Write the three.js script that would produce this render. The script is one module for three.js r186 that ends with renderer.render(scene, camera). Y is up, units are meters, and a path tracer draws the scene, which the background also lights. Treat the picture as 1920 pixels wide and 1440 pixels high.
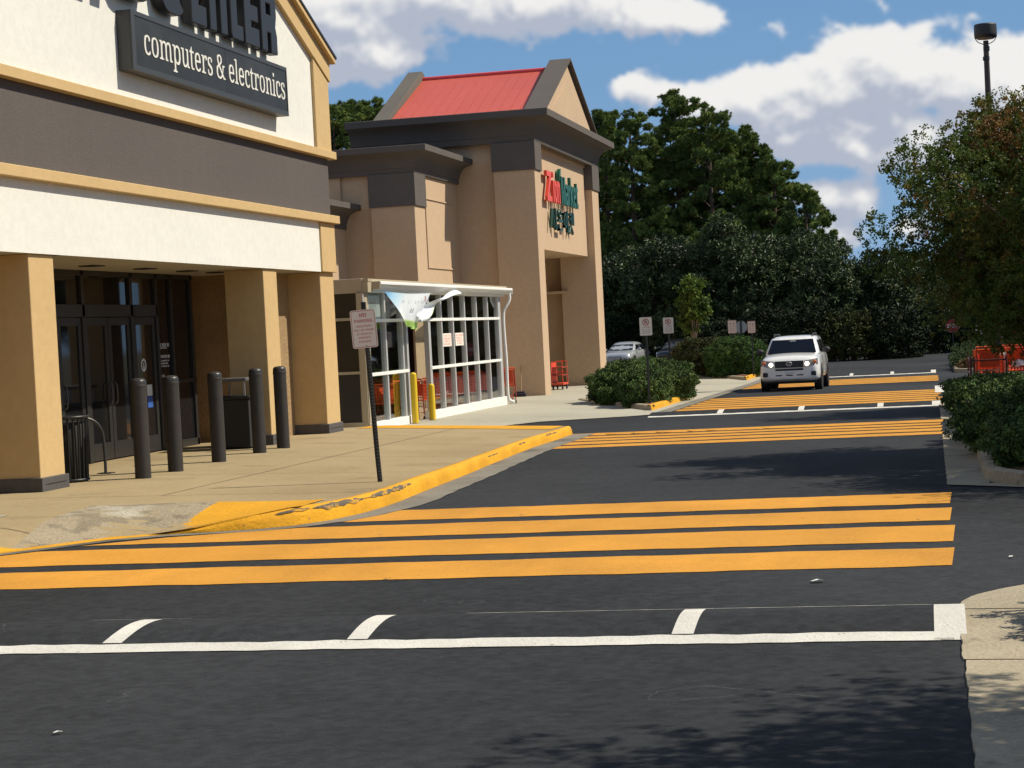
import * as THREE from 'three';
import { mergeGeometries, toCreasedNormals, mergeVertices } from 'three/addons/utils/BufferGeometryUtils.js';
import { RoundedBoxGeometry } from 'three/addons/geometries/RoundedBoxGeometry.js';
import { FontLoader } from 'three/addons/loaders/FontLoader.js';
import { TextGeometry } from 'three/addons/geometries/TextGeometry.js';
import { ImprovedNoise } from 'three/addons/math/ImprovedNoise.js';

// ---------------------------------------------------------------- camera
const scene = new THREE.Scene();
const camera = new THREE.PerspectiveCamera(22.62, 4 / 3, 0.1, 3000);
camera.position.set(0, 1.85, 0);
camera.rotation.order = 'YXZ';
camera.rotation.set(-0.02703, 0.2162, -0.05096);
const renderer = new THREE.WebGLRenderer({ antialias: true });
renderer.setSize(1024, 768);
renderer.toneMapping = THREE.LinearToneMapping;
renderer.toneMappingExposure = 1.1;
renderer.shadowMap.enabled = true;

// ---------------------------------------------------------------- random numbers and noise
function rngOf(seed) {
  let a = seed >>> 0;
  return () => { a = (a + 0x6D2B79F5) | 0; let t = Math.imul(a ^ (a >>> 15), 1 | a); t = (t + Math.imul(t ^ (t >>> 7), 61 | t)) ^ t; return ((t ^ (t >>> 14)) >>> 0) / 4294967296; };
}
const clamp = (x, a = 0, b = 1) => Math.min(b, Math.max(a, x));
const lerp = (a, b, t) => a + (b - a) * t;
const sstep = (a, b, x) => { const t = clamp((x - a) / (b - a)); return t * t * (3 - 2 * t); };
const perlin = new ImprovedNoise();
function fbm(x, y, z, oct = 5) { let s = 0, a = 0.5; for (let i = 0; i < oct; i++) { s += a * perlin.noise(x, y, z); x *= 2.03; y *= 2.03; z += 7.3; a *= 0.5; } return s; }

// ---------------------------------------------------------------- sky (air and cumulus) and sun
const sunDir = new THREE.Vector3(1, 1.17, -0.3).normalize();
const SKYK = .91;
function makeSky() {
  const W = 4096, Hh = 2048, half = 1024, pd = W / 360;
  const S = new Float32Array(W * half);
  const R = rngOf(77);
  // az: degrees to the right of the road's direction, el: degrees above the horizon
  const splat = (az, el, rx, ry, amp = 1) => {
    const cx = (az - 90 + 180) * pd, cy = el * pd, ax = rx * pd, ay = ry * pd;
    for (let y = Math.max(0, Math.floor(cy - 2.2 * ay)); y < Math.min(half, cy + 2.2 * ay); y++)
      for (let x = Math.floor(cx - 2.2 * ax); x < cx + 2.2 * ax; x++) {
        const dx = (x - cx) / ax, dy = (y - cy) / (y < cy ? ay * 0.8 : ay);
        const v = amp * Math.exp(-1.25 * (dx * dx + dy * dy)), k = y * W + ((x % W) + W) % W;
        S[k] = S[k] + v - 0.35 * S[k] * v;
      }
  };
  // the banks that stand before the camera
  for (const [a, e, r] of [[-7.9, 6.6, .75], [-6.7, 6.4, 1.05], [-5.3, 6.5, 1.2], [-4.0, 6.7, 1.35], [-3.0, 7.1, 1.3], [-1.7, 7.6, 1.3], [-.7, 7.0, 1.2], [-2.0, 6.1, 1.5], [.9, 6.4, 1.5], [2.3, 6.6, 1.5], [3.2, 5.4, 1.8],
    [-4.2, 5.2, 1.1], [-2.4, 5.0, 1.2], [-.8, 4.9, 1.3], [1.2, 4.7, 1.4], [-3.4, 3.5, .9], [-2.0, 3.2, .9], [-.7, 2.3, .9], [-2.9, 2.3, .8], [1.2, 3.0, 1.2]]) splat(a, e, r * 1.2, r * .7, .84);
  for (const [a, e, r] of [[-18.6, 9.8, 1.3], [-16.4, 9.7, 1.6], [-14.2, 9.9, 1.7], [-11.8, 9.7, 1.6], [-9.5, 9.7, 1.4], [-7.7, 9.2, 1.1], [-6.9, 9.0, .8], [-17.6, 8.2, 1.1], [-16.3, 8.4, 1.0], [-15.6, 8.6, .8], [-4.6, 10.4, .8], [2.5, 10.1, 1.0]]) splat(a, e, r * 1.45, r * .68, .95);
  // the same kind of banks all the way round, and scattered cumulus higher up
  for (let b = 0; b < 62; b++) {
    const az = 16 + R() * 322, el = 2 + R() * 9.5, n = 4 + R() * 6;
    if (az > 340) continue;
    for (let i = 0; i < n; i++) { const r = 0.8 + R() * 0.9; splat(az + (R() - .5) * 9, el + (R() - .3) * 1.8, r * 1.3, r * .75, .95); }
  }
  for (let b = 0; b < 40; b++) {
    const az = R() * 360, el = 13 + R() * 42, n = 4 + R() * 5, g = 1.6 + el / 26;
    for (let i = 0; i < n; i++) { const r = g * (0.7 + R() * 0.9); splat(az + (R() - .5) * 7 * g / Math.cos(el * Math.PI / 180), el + (R() - .4) * 2.2 * g, r * 1.3 / Math.cos(el * Math.PI / 180), r * .8, .9); }
  }
  const data = new Float32Array(W * Hh * 4);
  const at = (x, y) => S[clamp(y | 0, 0, half - 1) * W + (((x | 0) % W) + W) % W];
  // thickness of cloud: the banks broken up by billows
  const F = new Float32Array(W * half);
  const billow = (x, y, z, oct) => { let v = 0, a = .5; for (let i = 0; i < oct; i++) { v += a * (1 - 2 * Math.abs(perlin.noise(x, y, z))); x *= 2.07; y *= 2.07; z += 3.7; a *= .52; } return v; };
  for (let y = 0; y < half; y++) for (let x = 0; x < W; x++) {
    if (at(x, y) < .03) continue;
    const n1 = fbm(x * .02, y * .024, 3.1, 3), n2 = fbm(x * .02, y * .024, 9.7, 3), wx = x + n1 * 20, wy = y + n2 * 15;
    F[y * W + x] = at(wx, wy) * 1.0 + (billow(x * .043, y * .052, 1.7, 5) - .45) * 1.0;
  }
  const ff = (x, y) => F[clamp(y, 0, half - 1) * W + ((x % W) + W) % W];
  for (let y = 0; y < Hh; y++) {
    const el = (y - half + .5) / pd;
    const t = clamp(el / 90), h = Math.exp(-Math.max(el, 0) / 9);
    let br = lerp(0.10, 0.30, h) , bg = lerp(0.265, 0.47, h), bb = lerp(0.52, 0.68, h);
    const zt = sstep(.08, .6, t); br = lerp(br, .045, zt); bg = lerp(bg, .12, zt); bb = lerp(bb, .3, zt);
    for (let x = 0; x < W; x++) {
      const k = (y * W + x) * 4;
      let r = br, g = bg, b = bb;
      if (el > 0) {
        const yy = y - half, v = ff(x, yy);
        if (v > .2) {
          const a = sstep(.28, .62, v);
          const d1 = v - ff(x + 2, yy + 4), d2 = v - ff(x + 6, yy + 10), d3 = ff(x + 3, yy + 16) + ff(x + 6, yy + 26);
          let lit = .66 + .72 * d1 + .5 * d2 - .46 * sstep(.7, 2.2, d3); lit = clamp(lit, .25, 1);
          const cr = lerp(.30, .90, lit), cg = lerp(.36, .885, lit), cb = lerp(.50, .86, lit), aa = a * .97;
          r = lerp(r, cr, aa); g = lerp(g, cg, aa); b = lerp(b, cb, aa);
        }
      } else { r = .2; g = .22; b = .22; }
      data[k] = r * SKYK; data[k + 1] = g * SKYK; data[k + 2] = b * SKYK; data[k + 3] = 1;
    }
  }
  const tex = new THREE.DataTexture(data, W, Hh, THREE.RGBAFormat, THREE.FloatType);
  tex.mapping = THREE.EquirectangularReflectionMapping;
  tex.magFilter = THREE.LinearFilter; tex.minFilter = THREE.LinearFilter;
  tex.needsUpdate = true;
  return tex;
}
const sky = makeSky();
scene.background = sky;
scene.environment = sky;

const sun = new THREE.DirectionalLight(new THREE.Color().setRGB(1, 0.915, 0.76), 5);
sun.position.copy(sunDir).multiplyScalar(150).add(new THREE.Vector3(-4, 0, -45));
sun.target.position.set(-4, 0, -45);
sun.castShadow = true; sun.shadow.radius = 1; sun.shadow.mapSize.set(4096, 4096);
Object.assign(sun.shadow.camera, { left: -90, right: 90, top: 90, bottom: -90, near: 1, far: 400 });
scene.add(sun, sun.target);

// ---------------------------------------------------------------- naming
const taken = new Map();
function numbered(n) { const c = taken.get(n) ?? 0; taken.set(n, c + 1); return c ? n + '_' + String(c).padStart(3, '0') : n; }
function thing(name, label, category, [x, y, z] = [0, 0, 0], turn = 0, group) {
  const o = new THREE.Group(); o.name = numbered(name); o.position.set(x, y, z); o.rotation.y = turn;
  o.userData = { label, category }; if (group) o.userData.group = group; scene.add(o); return o;
}
function structure(name, label) { const o = new THREE.Group(); o.name = numbered(name); o.userData = { kind: 'structure', label }; scene.add(o); return o; }
function part(name, geo, mat, parent) {
  const g = Array.isArray(geo) ? merge(geo) : geo;
  const m = new THREE.Mesh(g, mat); m.name = name; m.castShadow = m.receiveShadow = true; parent.add(m); return m;
}
function copyOf(o, label, [x, y, z], turn = 0, sc) { const c = o.clone(); c.name = numbered(o.name.replace(/_\d{3}$/, '')); c.userData = { ...o.userData, label }; c.position.set(x, y, z); c.rotation.y = turn; if (sc) c.scale.setScalar(sc); scene.add(c); return c; }

// ---------------------------------------------------------------- geometry helpers (uv in metres from the dominant axis)
function uvm(geo) {
  let g = geo.index ? geo.toNonIndexed() : geo;
  const p = g.attributes.position; if (!g.attributes.normal) g.computeVertexNormals();
  const uv = new Float32Array(p.count * 2), a = new THREE.Vector3(), b = new THREE.Vector3(), c = new THREE.Vector3();
  for (let i = 0; i < p.count; i += 3) {
    a.fromBufferAttribute(p, i); b.fromBufferAttribute(p, i + 1); c.fromBufferAttribute(p, i + 2);
    const n = b.clone().sub(a).cross(c.clone().sub(a)); const ax = Math.abs(n.x), ay = Math.abs(n.y), az = Math.abs(n.z);
    [a, b, c].forEach((q, k) => { const [u, v] = ay >= ax && ay >= az ? [q.x, q.z] : ax >= az ? [q.z, q.y] : [q.x, q.y]; uv[(i + k) * 2] = u; uv[(i + k) * 2 + 1] = v; });
  }
  const out = new THREE.BufferGeometry();
  out.setAttribute('position', p.clone()); out.setAttribute('normal', g.attributes.normal.clone()); out.setAttribute('uv', new THREE.BufferAttribute(uv, 2));
  return out;
}
function merge(list) { return list.length === 1 ? list[0] : mergeGeometries(list); }
// a box between two corners, edges eased by r where r > 0
function bx(x0, x1, y0, y1, z0, z1, r = 0) {
  const w = Math.abs(x1 - x0), h = Math.abs(y1 - y0), d = Math.abs(z1 - z0);
  const g = r > 0 ? new RoundedBoxGeometry(w, h, d, 1, Math.min(r, w * .49, h * .49, d * .49)) : new THREE.BoxGeometry(w, h, d);
  g.translate((x0 + x1) / 2, (y0 + y1) / 2, (z0 + z1) / 2); return uvm(g);
}
function cyl(r0, r1, h, x, y, z, seg = 16) { const g = new THREE.CylinderGeometry(r1, r0, h, seg); g.translate(x, y + h / 2, z); return uvm(g); }
const V = (x, y, z) => new THREE.Vector3(x, y, z);
// a straight round or square bar between two points
function bar(p, q, r0, r1 = r0, seg = 6) {
  const d = q.clone().sub(p), g = new THREE.CylinderGeometry(r1, r0, d.length(), seg);
  g.translate(0, d.length() / 2, 0); g.applyQuaternion(new THREE.Quaternion().setFromUnitVectors(V(0, 1, 0), d.normalize())); g.translate(p.x, p.y, p.z); return uvm(g);
}
function tube(pts, r, seg = 24, rad = 8) { return uvm(new THREE.TubeGeometry(new THREE.CatmullRomCurve3(pts), seg, r, rad)); }
function lathe(pts, seg = 24) { return uvm(new THREE.LatheGeometry(pts.map(([r, y]) => new THREE.Vector2(r, y)), seg)); }
// an outline in the (z, y) plane given thickness along x, from x0 to x1
function slabX(poly, x0, x1, bevel = 0, holes = []) {
  const s = new THREE.Shape(poly.map(([z, y]) => new THREE.Vector2(-z, y)));
  for (const h of holes) s.holes.push(new THREE.Path(h.map(([z, y]) => new THREE.Vector2(-z, y))));
  const g = new THREE.ExtrudeGeometry(s, { depth: x1 - x0 - 2 * bevel, bevelEnabled: bevel > 0, bevelSize: bevel, bevelThickness: bevel, bevelOffset: -bevel, bevelSegments: 1, curveSegments: 10 });
  g.translate(0, 0, bevel); g.rotateY(Math.PI / 2); g.translate(x0, 0, 0); return uvm(g);
}
// triangles between rows of points; rows: [[Vector3...]...]
function strip(rows, crease = 0.6) {
  const pos = [], idx = []; const n = rows[0].length;
  rows.forEach((r) => r.forEach((p) => pos.push(p.x, p.y, p.z)));
  for (let i = 0; i + 1 < rows.length; i++) for (let j = 0; j + 1 < n; j++) { const a = i * n + j, b = a + 1, c = a + n, d = c + 1; idx.push(a, c, b, b, c, d); }
  let g = new THREE.BufferGeometry(); g.setAttribute('position', new THREE.Float32BufferAttribute(pos, 3)); g.setIndex(idx); g.computeVertexNormals();
  if (crease) g = toCreasedNormals(g, crease);
  return uvm(g);
}
// sweep a profile [(out, up)] along a path [(x, z, y?)]; out is to the right hand when walking the path (seen from above, x right, -z ahead)
function sweep(profile, path, closed = false) {
  const n = path.length, rows = [];
  const dir = (a, b) => { const dx = b[0] - a[0], dz = b[1] - a[1], l = Math.hypot(dx, dz) || 1; return [dx / l, dz / l]; };
  for (let i = 0; i < n; i++) {
    const d0 = i > 0 ? dir(path[i - 1], path[i]) : closed ? dir(path[n - 2], path[0]) : dir(path[0], path[1]);
    const d1 = i < n - 1 ? dir(path[i], path[i + 1]) : closed ? dir(path[0], path[1]) : d0;
    const n0 = [-d0[1], d0[0]], n1 = [-d1[1], d1[0]];
    let mx = n0[0] + n1[0], mz = n0[1] + n1[1]; const l2 = mx * mx + mz * mz; mx *= 2 / l2; mz *= 2 / l2;
    rows.push(profile.map(([o, u]) => V(path[i][0] + mx * o, (path[i][2] ?? 0) + u, path[i][1] + mz * o)));
  }
  return strip(rows);
}
// ear-clipped flat polygon with height function, subdivided so that it follows the ground
function sheet(x0f, x1f, z0, z1, yf, nx = 4, dz = 1) {
  const n = Math.max(1, Math.round(Math.abs(z1 - z0) / dz)), rows = [];
  for (let i = 0; i <= n; i++) { const z = lerp(z0, z1, i / n), a = typeof x0f === 'number' ? x0f : x0f(z), b = typeof x1f === 'number' ? x1f : x1f(z); const r = []; for (let j = 0; j <= nx; j++) { const x = lerp(a, b, j / nx); r.push(V(x, yf(x, z), z)); } rows.push(r); }
  let g = strip(z1 < z0 ? rows.map((r) => r.slice().reverse()).map((r) => r.reverse()) : rows, 0);
  const nn = g.attributes.normal; let s = 0; for (let i = 0; i < nn.count; i++) s += nn.getY(i);
  if (s < 0) { rows.forEach((r) => r.reverse()); g = strip(rows, 0); }
  return g;
}
function xform(g, m) { g.applyMatrix4(m); return g; }
const moved = (g, x, y, z) => { g.translate(x, y, z); return g; };

// ---------------------------------------------------------------- textures (what the surfaces are made of)
function lattice(seed, n) { const R = rngOf(seed), a = new Float32Array(n * n); for (let i = 0; i < a.length; i++) a[i] = R(); return (x, y) => { x = ((x % n) + n) % n; y = ((y % n) + n) % n; const xi = x | 0, yi = y | 0, u = x - xi, v = y - yi, s = u * u * (3 - 2 * u), t = v * v * (3 - 2 * v), x1 = (xi + 1) % n, y1 = (yi + 1) % n; return lerp(lerp(a[yi * n + xi], a[yi * n + x1], s), lerp(a[y1 * n + xi], a[y1 * n + x1], s), t); }; }
const tileBank = new Map();
function tile(seed, cells, oct) {
  seed %= 7; const key = seed + ':' + cells + ':' + oct; let t = tileBank.get(key);
  if (!t) {
    const n = Math.min(1024, Math.max(256, cells << oct)), a = new Float32Array(n * n), L = []; for (let i = 0; i < oct; i++) L.push(lattice(seed * 101 + i * 13 + cells, cells << i));
    let w = 0; for (let i = 0; i < oct; i++) w += Math.pow(.5, i + 1);
    for (let y = 0; y < n; y++) for (let x = 0; x < n; x++) { let s = 0, k = .5; for (let i = 0; i < oct; i++) { s += k * L[i](x / n * (cells << i), y / n * (cells << i)); k *= .5; } a[y * n + x] = s / w; }
    t = (u, v) => { let x = u * n, y = v * n; x -= Math.floor(x / n) * n; y -= Math.floor(y / n) * n; const xi = x | 0, yi = y | 0, fx = x - xi, fy = y - yi, x1 = xi + 1 >= n ? 0 : xi + 1, y1 = yi + 1 >= n ? 0 : yi + 1; const p = a[yi * n + xi], q = a[yi * n + x1], r = a[y1 * n + xi], s2 = a[y1 * n + x1]; return p + (q - p) * fx + ((r + (s2 - r) * fx) - (p + (q - p) * fx)) * fy; };
    tileBank.set(key, t);
  }
  return t;
}
const ENC = new Uint8Array(4097); for (let i = 0; i <= 4096; i++) { const x = i / 4096; ENC[i] = Math.round(255 * (x <= .0031308 ? 12.92 * x : 1.055 * Math.pow(x, 1 / 2.4) - .055)); }
const enc = (x) => { x = clamp(x); return x < .06 ? Math.round(255 * (x <= .0031308 ? 12.92 * x : 1.055 * Math.pow(x, 1 / 2.4) - .055)) : ENC[(x * 4096) | 0]; };
function texOf(n, size, fn, color = true) {
  const d = new Uint8Array(n * n * 4);
  for (let y = 0; y < n; y++) for (let x = 0; x < n; x++) { const c = fn(x / n, y / n), k = (y * n + x) * 4; if (color) { d[k] = enc(c[0]); d[k + 1] = enc(c[1]); d[k + 2] = enc(c[2]); } else d[k] = d[k + 1] = d[k + 2] = Math.round(255 * clamp(c)); d[k + 3] = 255; }
  const t = new THREE.DataTexture(d, n, n, THREE.RGBAFormat); t.wrapS = t.wrapT = THREE.RepeatWrapping; t.magFilter = THREE.LinearFilter; t.minFilter = THREE.LinearMipmapLinearFilter; t.generateMipmaps = true;
  if (color) t.colorSpace = THREE.SRGBColorSpace; t.repeat.set(1 / size, 1 / size); t.needsUpdate = true; return t;
}
const rgb = (c) => new THREE.Color().setRGB(...c);
function M(c, rough = .8, o = {}) { return new THREE.MeshStandardMaterial({ color: rgb(c), roughness: rough, side: THREE.DoubleSide, ...o }); }
function PM(c, rough, spec, o = {}) { return new THREE.MeshPhysicalMaterial({ color: rgb(c), roughness: rough, specularIntensity: spec, side: THREE.DoubleSide, ...o }); }
// colour with soft mottling and speckle around a base colour
function mottled(seed, base, { n = 512, size = 3, coarse = .12, fine = .1, cells = 4, tint = [1, 1, 1] } = {}) {
  const A = tile(seed, cells, 4), B = tile(seed + 99, cells * 16, 2);
  return texOf(n, size, (u, v) => { const a = (A(u, v) - .5) * 2 * coarse, b = (B(u, v) - .5) * 2 * fine; return base.map((c, i) => c * (1 + a * tint[i] + b)); });
}
function bumpy(seed, cells, oct, size, n = 512) { const A = tile(seed, cells, oct); return texOf(n, size, (u, v) => A(u, v), false); }
const WHITE = [1, 1, 1];
const stuccoBump = bumpy(5, 64, 3, 1.2);
function stucco(seed, base, o = {}) { return PM(WHITE, .95, .4, { map: mottled(seed, base, { size: 4, coarse: .05, fine: .05, cells: 3, ...o }), bumpMap: stuccoBump, bumpScale: .0016 }); }

const mats = {};
{ // asphalt: sealed, fine grit, a few wandering hairline cracks
  const N = 2048, A = tile(11, 3, 5), B = tile(21, 256, 2), D = tile(41, 40, 3), K = new Float32Array(N * N), R = rngOf(515);
  for (let c = 0; c < 26; c++) { let x = R() * N, y = R() * N, a = R() * 6.28, len = 60 + R() * 260; for (let i = 0; i < len; i++) { a += (R() - .5) * .75; x += Math.cos(a); y += Math.sin(a) * .8; const fade = Math.sin(Math.PI * i / len) * (R() < .12 ? .1 : 1); const k = (((y | 0) % N + N) % N) * N + ((x | 0) % N + N) % N; K[k] = Math.max(K[k], fade * (.5 + R() * .5)); if (R() < .4) K[(k + 1) % (N * N)] = Math.max(K[(k + 1) % (N * N)], fade * .5); } }
  const f = (u, v) => { const b = .028 * (1 + (A(u, v) - .5) * .85 + (B(u, v) - .5) * .7 + (D(u, v) - .5) * .3), k = K[((v * N) | 0) * N + ((u * N) | 0)] * .075; return [b * .94 + k, b + k, b * 1.09 + k * .95]; };
  mats.asphalt = PM(WHITE, .9, .35, { map: texOf(N, 14, f), bumpMap: bumpy(61, 256, 2, 3, 1024), bumpScale: .003 });
}
{ // sidewalk concrete: warm, stained
  const A = tile(71, 4, 5), B = tile(72, 128, 2), C = tile(73, 10, 4);
  mats.walk = PM(WHITE, .95, .4, { map: texOf(1024, 7, (u, v) => { const a = (A(u, v) - .5), b = (B(u, v) - .5), s = sstep(.62, .72, C(u, v)) * .12; const k = 1 + a * .36 + b * .16 - s; return [.318 * k, .246 * k * (1 + a * .05), .138 * k * (1 + a * .12)]; }), bumpMap: bumpy(74, 128, 2, 2), bumpScale: .003 });
  mats.plaza = PM(WHITE, .95, .4, { map: texOf(1024, 9, (u, v) => { const a = (A(v, u) - .5), b = (B(u, v) - .5), s = sstep(.6, .74, C(v, u)) * .1; const k = 1 + a * .26 + b * .12 - s; return [.385 * k, .362 * k, .285 * k]; }), bumpMap: bumpy(74, 128, 2, 2), bumpScale: .002 });
  const G = tile(75, 5, 5);
  mats.gutter = PM(WHITE, .95, .4, { map: texOf(1024, 3, (u, v) => { const a = (A(u, v) - .5), b = (B(u, v) - .5), g = G(v, u); const dk = sstep(.55, .75, g) * .28, pit = sstep(.7, .78, C(u, v)) * .25; const k = 1 + a * .4 + b * .3 - dk - pit; return [.36 * k, .31 * k, .22 * k]; }), bumpMap: bumpy(76, 100, 3, 1.5), bumpScale: .006 });
  mats.gutterGrey = M(WHITE, .92, { map: texOf(512, 3, (u, v) => { const a = (A(u, v) - .5), b = (B(u, v) - .5), g = G(u, v); const dk = sstep(.4, .7, g) * .45; const k = 1 + a * .5 + b * .3 - dk; return [.19 * k, .175 * k, .14 * k]; }), bumpMap: bumpy(76, 100, 3, 1.5), bumpScale: .006 });
  mats.ramp = M(WHITE, .95, { map: texOf(1024, 2.6, (u, v) => { const a = (A(u, v) - .5), b = (B(v, u) - .5), p = sstep(.5, .62, tile2(u, v)), q = sstep(.56, .68, G(u, v)); const k = 1 + a * .4 + b * .35; return [lerp(.29, .36, q) * k * (1 - .3 * p * (1 - q)), lerp(.24, .33, q) * k * (1 - .3 * p * (1 - q)), lerp(.16, .255, q) * k * (1 - .3 * p * (1 - q))]; }), bumpMap: bumpy(78, 60, 3, 1.3), bumpScale: .01 });
}
function tile2(u, v) { return (tile2.f ??= tile(91, 12, 4))(u, v); }
{ // traffic paints: worn through in scattered flecks
  const A = tile(101, 6, 5), B = tile(102, 180, 2), C = tile(103, 24, 4), S = tile(104, 3, 3);
  const paint = (c, wear, base, size, n = 1024, streak = .2) => texOf(n, size, (u, v) => { const k = 1 + (A(u, v) - .5) * .3 + (B(u, v) - .5) * .18 + (S(u, v) - .5) * streak + (A(u * 3, v * .25) - .5) * .16; const w = sstep(wear, wear + .07, C(u, v) * .62 + A(v, u) * .2 + B(v, u) * .18); return c.map((q, i) => lerp(q * k, base[i], w)); });
  mats.stripe = PM(WHITE, .85, .4, { map: paint([.56, .262, .036], .735, [.2, .11, .04], 5, 1024), bumpMap: bumpy(61, 256, 2, 3, 1024), bumpScale: .003 });
  mats.kerbYellow = PM(WHITE, .8, .5, { map: paint([.63, .31, .016], .72, [.2, .15, .07], 3, 1024), bumpMap: bumpy(105, 60, 3, 1.5), bumpScale: .005 });
  mats.line = PM(WHITE, .85, .4, { map: paint([.62, .6, .54], .72, [.1, .1, .1], 3, 1024), bumpMap: bumpy(61, 256, 2, 3, 1024), bumpScale: .003 });
  mats.scuff = M(WHITE, .95, { map: texOf(512, 1, (u, v) => { const a = A(u, v), b = B(u, v); const k = .7 + a * .7 + (b - .5) * .6; return a + b * .4 > .86 ? [.55, .29, .03] : [.11 * k, .095 * k, .07 * k]; }) });
}
mats.joint = M([.16, .125, .075], .95);
mats.soil = M(WHITE, 1, { map: mottled(120, [.13, .06, .03], { size: 1.5, coarse: .5, fine: .5, cells: 8 }), bumpMap: bumpy(121, 40, 3, 1), bumpScale: .03 });
mats.grass = M(WHITE, 1, { map: mottled(122, [.06, .055, .025], { size: 12, coarse: .5, fine: .4, cells: 8 }) });
mats.white = stucco(130, [.70, .695, .645], { coarse: .03 });
mats.tan = stucco(131, [.53, .375, .185]);
mats.fascia = M(WHITE, .9, { map: (() => { const A = tile(132, 3, 5), B = tile(133, 90, 2), C = tile(134, 48, 3); return texOf(1024, 5, (u, v) => { const st = (C(u, v * .06) - .5) * .07; const k = 1 + (A(u, v) - .5) * .14 + (B(u, v) - .5) * .1 + st; return [.093 * k, .079 * k, .072 * k]; }); })(), bumpMap: stuccoBump, bumpScale: .004 });
mats.plinth = M(WHITE, .7, { map: mottled(135, [.07, .065, .065], { size: 2, coarse: .15, fine: .12 }) });
mats.soffit = stucco(136, [.42, .38, .31]);
mats.brick = M(WHITE, .9, { map: mottled(137, [.30, .20, .10], { size: 2, coarse: .15, fine: .2, cells: 8 }), bumpMap: bumpy(138, 30, 2, 1), bumpScale: .01 });
mats.bronze = M([.035, .034, .033], .42, { metalness: .3 });
mats.darkGlass = new THREE.MeshPhysicalMaterial({ color: rgb([.012, .012, .013]), roughness: .04, ior: 1.5, side: THREE.DoubleSide });
mats.black = M([.012, .012, .013], .45);
mats.blackMatte = M([.018, .017, .016], .75);
mats.market = stucco(140, [.5, .362, .24], { coarse: .05 });
mats.marketDark = stucco(141, [.60, .45, .31], { coarse: .05 });
mats.cornice = stucco(142, [.11, .097, .088], { coarse: .1 });
mats.coping = stucco(143, [.13, .118, .1], { coarse: .12 });
mats.roofRed = M(WHITE, .5, { map: mottled(144, [.52, .092, .06], { size: 5, coarse: .09, fine: .06 }) });
mats.alu = M([.55, .55, .53], .45, { metalness: .35 });
mats.whitePaint = M([.78, .77, .73], .55);
mats.shedTan = M([.4, .335, .23], .7);
mats.pane = new THREE.MeshPhysicalMaterial({ color: rgb([.86, .9, .88]), roughness: .03, transmission: 1, thickness: 0, ior: 1.5, side: THREE.DoubleSide });
mats.yellowPost = M([.72, .48, .015], .5);
mats.cart = M([.74, .085, .018], .42);
mats.cartMetal = M([.42, .06, .03], .5, { metalness: .2 });
mats.rubber = M([.016, .016, .017], .8);
mats.steel = M([.5, .5, .5], .35, { metalness: .9 });
mats.bark = M(WHITE, .95, { map: mottled(150, [.12, .085, .06], { size: .8, coarse: .4, fine: .4 }), bumpMap: bumpy(151, 16, 3, .4), bumpScale: .02 });
mats.barkPale = M(WHITE, .8, { map: mottled(152, [.34, .25, .17], { size: .6, coarse: .4, fine: .2 }) });

// ---------------------------------------------------------------- the lie of the land
const G = (z) => -0.45 * clamp((-z - 16) / 54);
// ================================================================ GROUND, ROAD, PAVEMENTS
{
  const s = structure('ground', 'dull grass and earth all round the shopping centre');
  const g = new THREE.PlaneGeometry(2400, 2400, 8, 8); g.rotateX(-Math.PI / 2); g.translate(0, -0.75, -300);
  part('earth', uvm(g), mats.grass, s);
}
const road = structure('road', 'dark sealed asphalt drive along the shop fronts');
part('asphalt', sheet(-48, 75, 24, -128, (x, z) => G(z), 6, 2), mats.asphalt, road);

// kerb line of the near sidewalk (foot of the kerb), from the camera's side to the far tip
const kerbPath = [[-14, -11.4], [-11.4, -13.9], [-9.6, -15.6], [-8.69, -16.63], [-8.39, -17.15], [-8.08, -17.69], [-7.62, -18.07], [-7.15, -18.22], [-6.74, -18.38], [-6.45, -18.66], [-6.22, -19.15], [-6.1, -19.8], [-6.06, -20.6], [-6.08, -21.4], [-6.16, -22.62], [-6.24, -24.2], [-6.32, -25.74], [-6.42, -27.2], [-6.5, -28.54], [-6.6, -30.2], [-6.68, -31.82], [-6.72, -34.38], [-6.77, -36.0]];
const kerbXat = (z) => { for (let i = 0; i + 1 < kerbPath.length; i++) { const [x0, z0] = kerbPath[i], [x1, z1] = kerbPath[i + 1]; if (z <= z0 && z >= z1) return lerp(x0, x1, (z - z0) / (z1 - z0)); } return z > kerbPath[0][1] ? kerbPath[0][0] : -6.77; };
const kerbZat = (x) => { let best = -18.2; for (let i = 0; i + 1 < 12; i++) { const [x0, z0] = kerbPath[i], [x1, z1] = kerbPath[i + 1]; if (x >= x0 && x <= x1) return lerp(z0, z1, (x - x0) / (x1 - x0)); } return best; };
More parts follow.
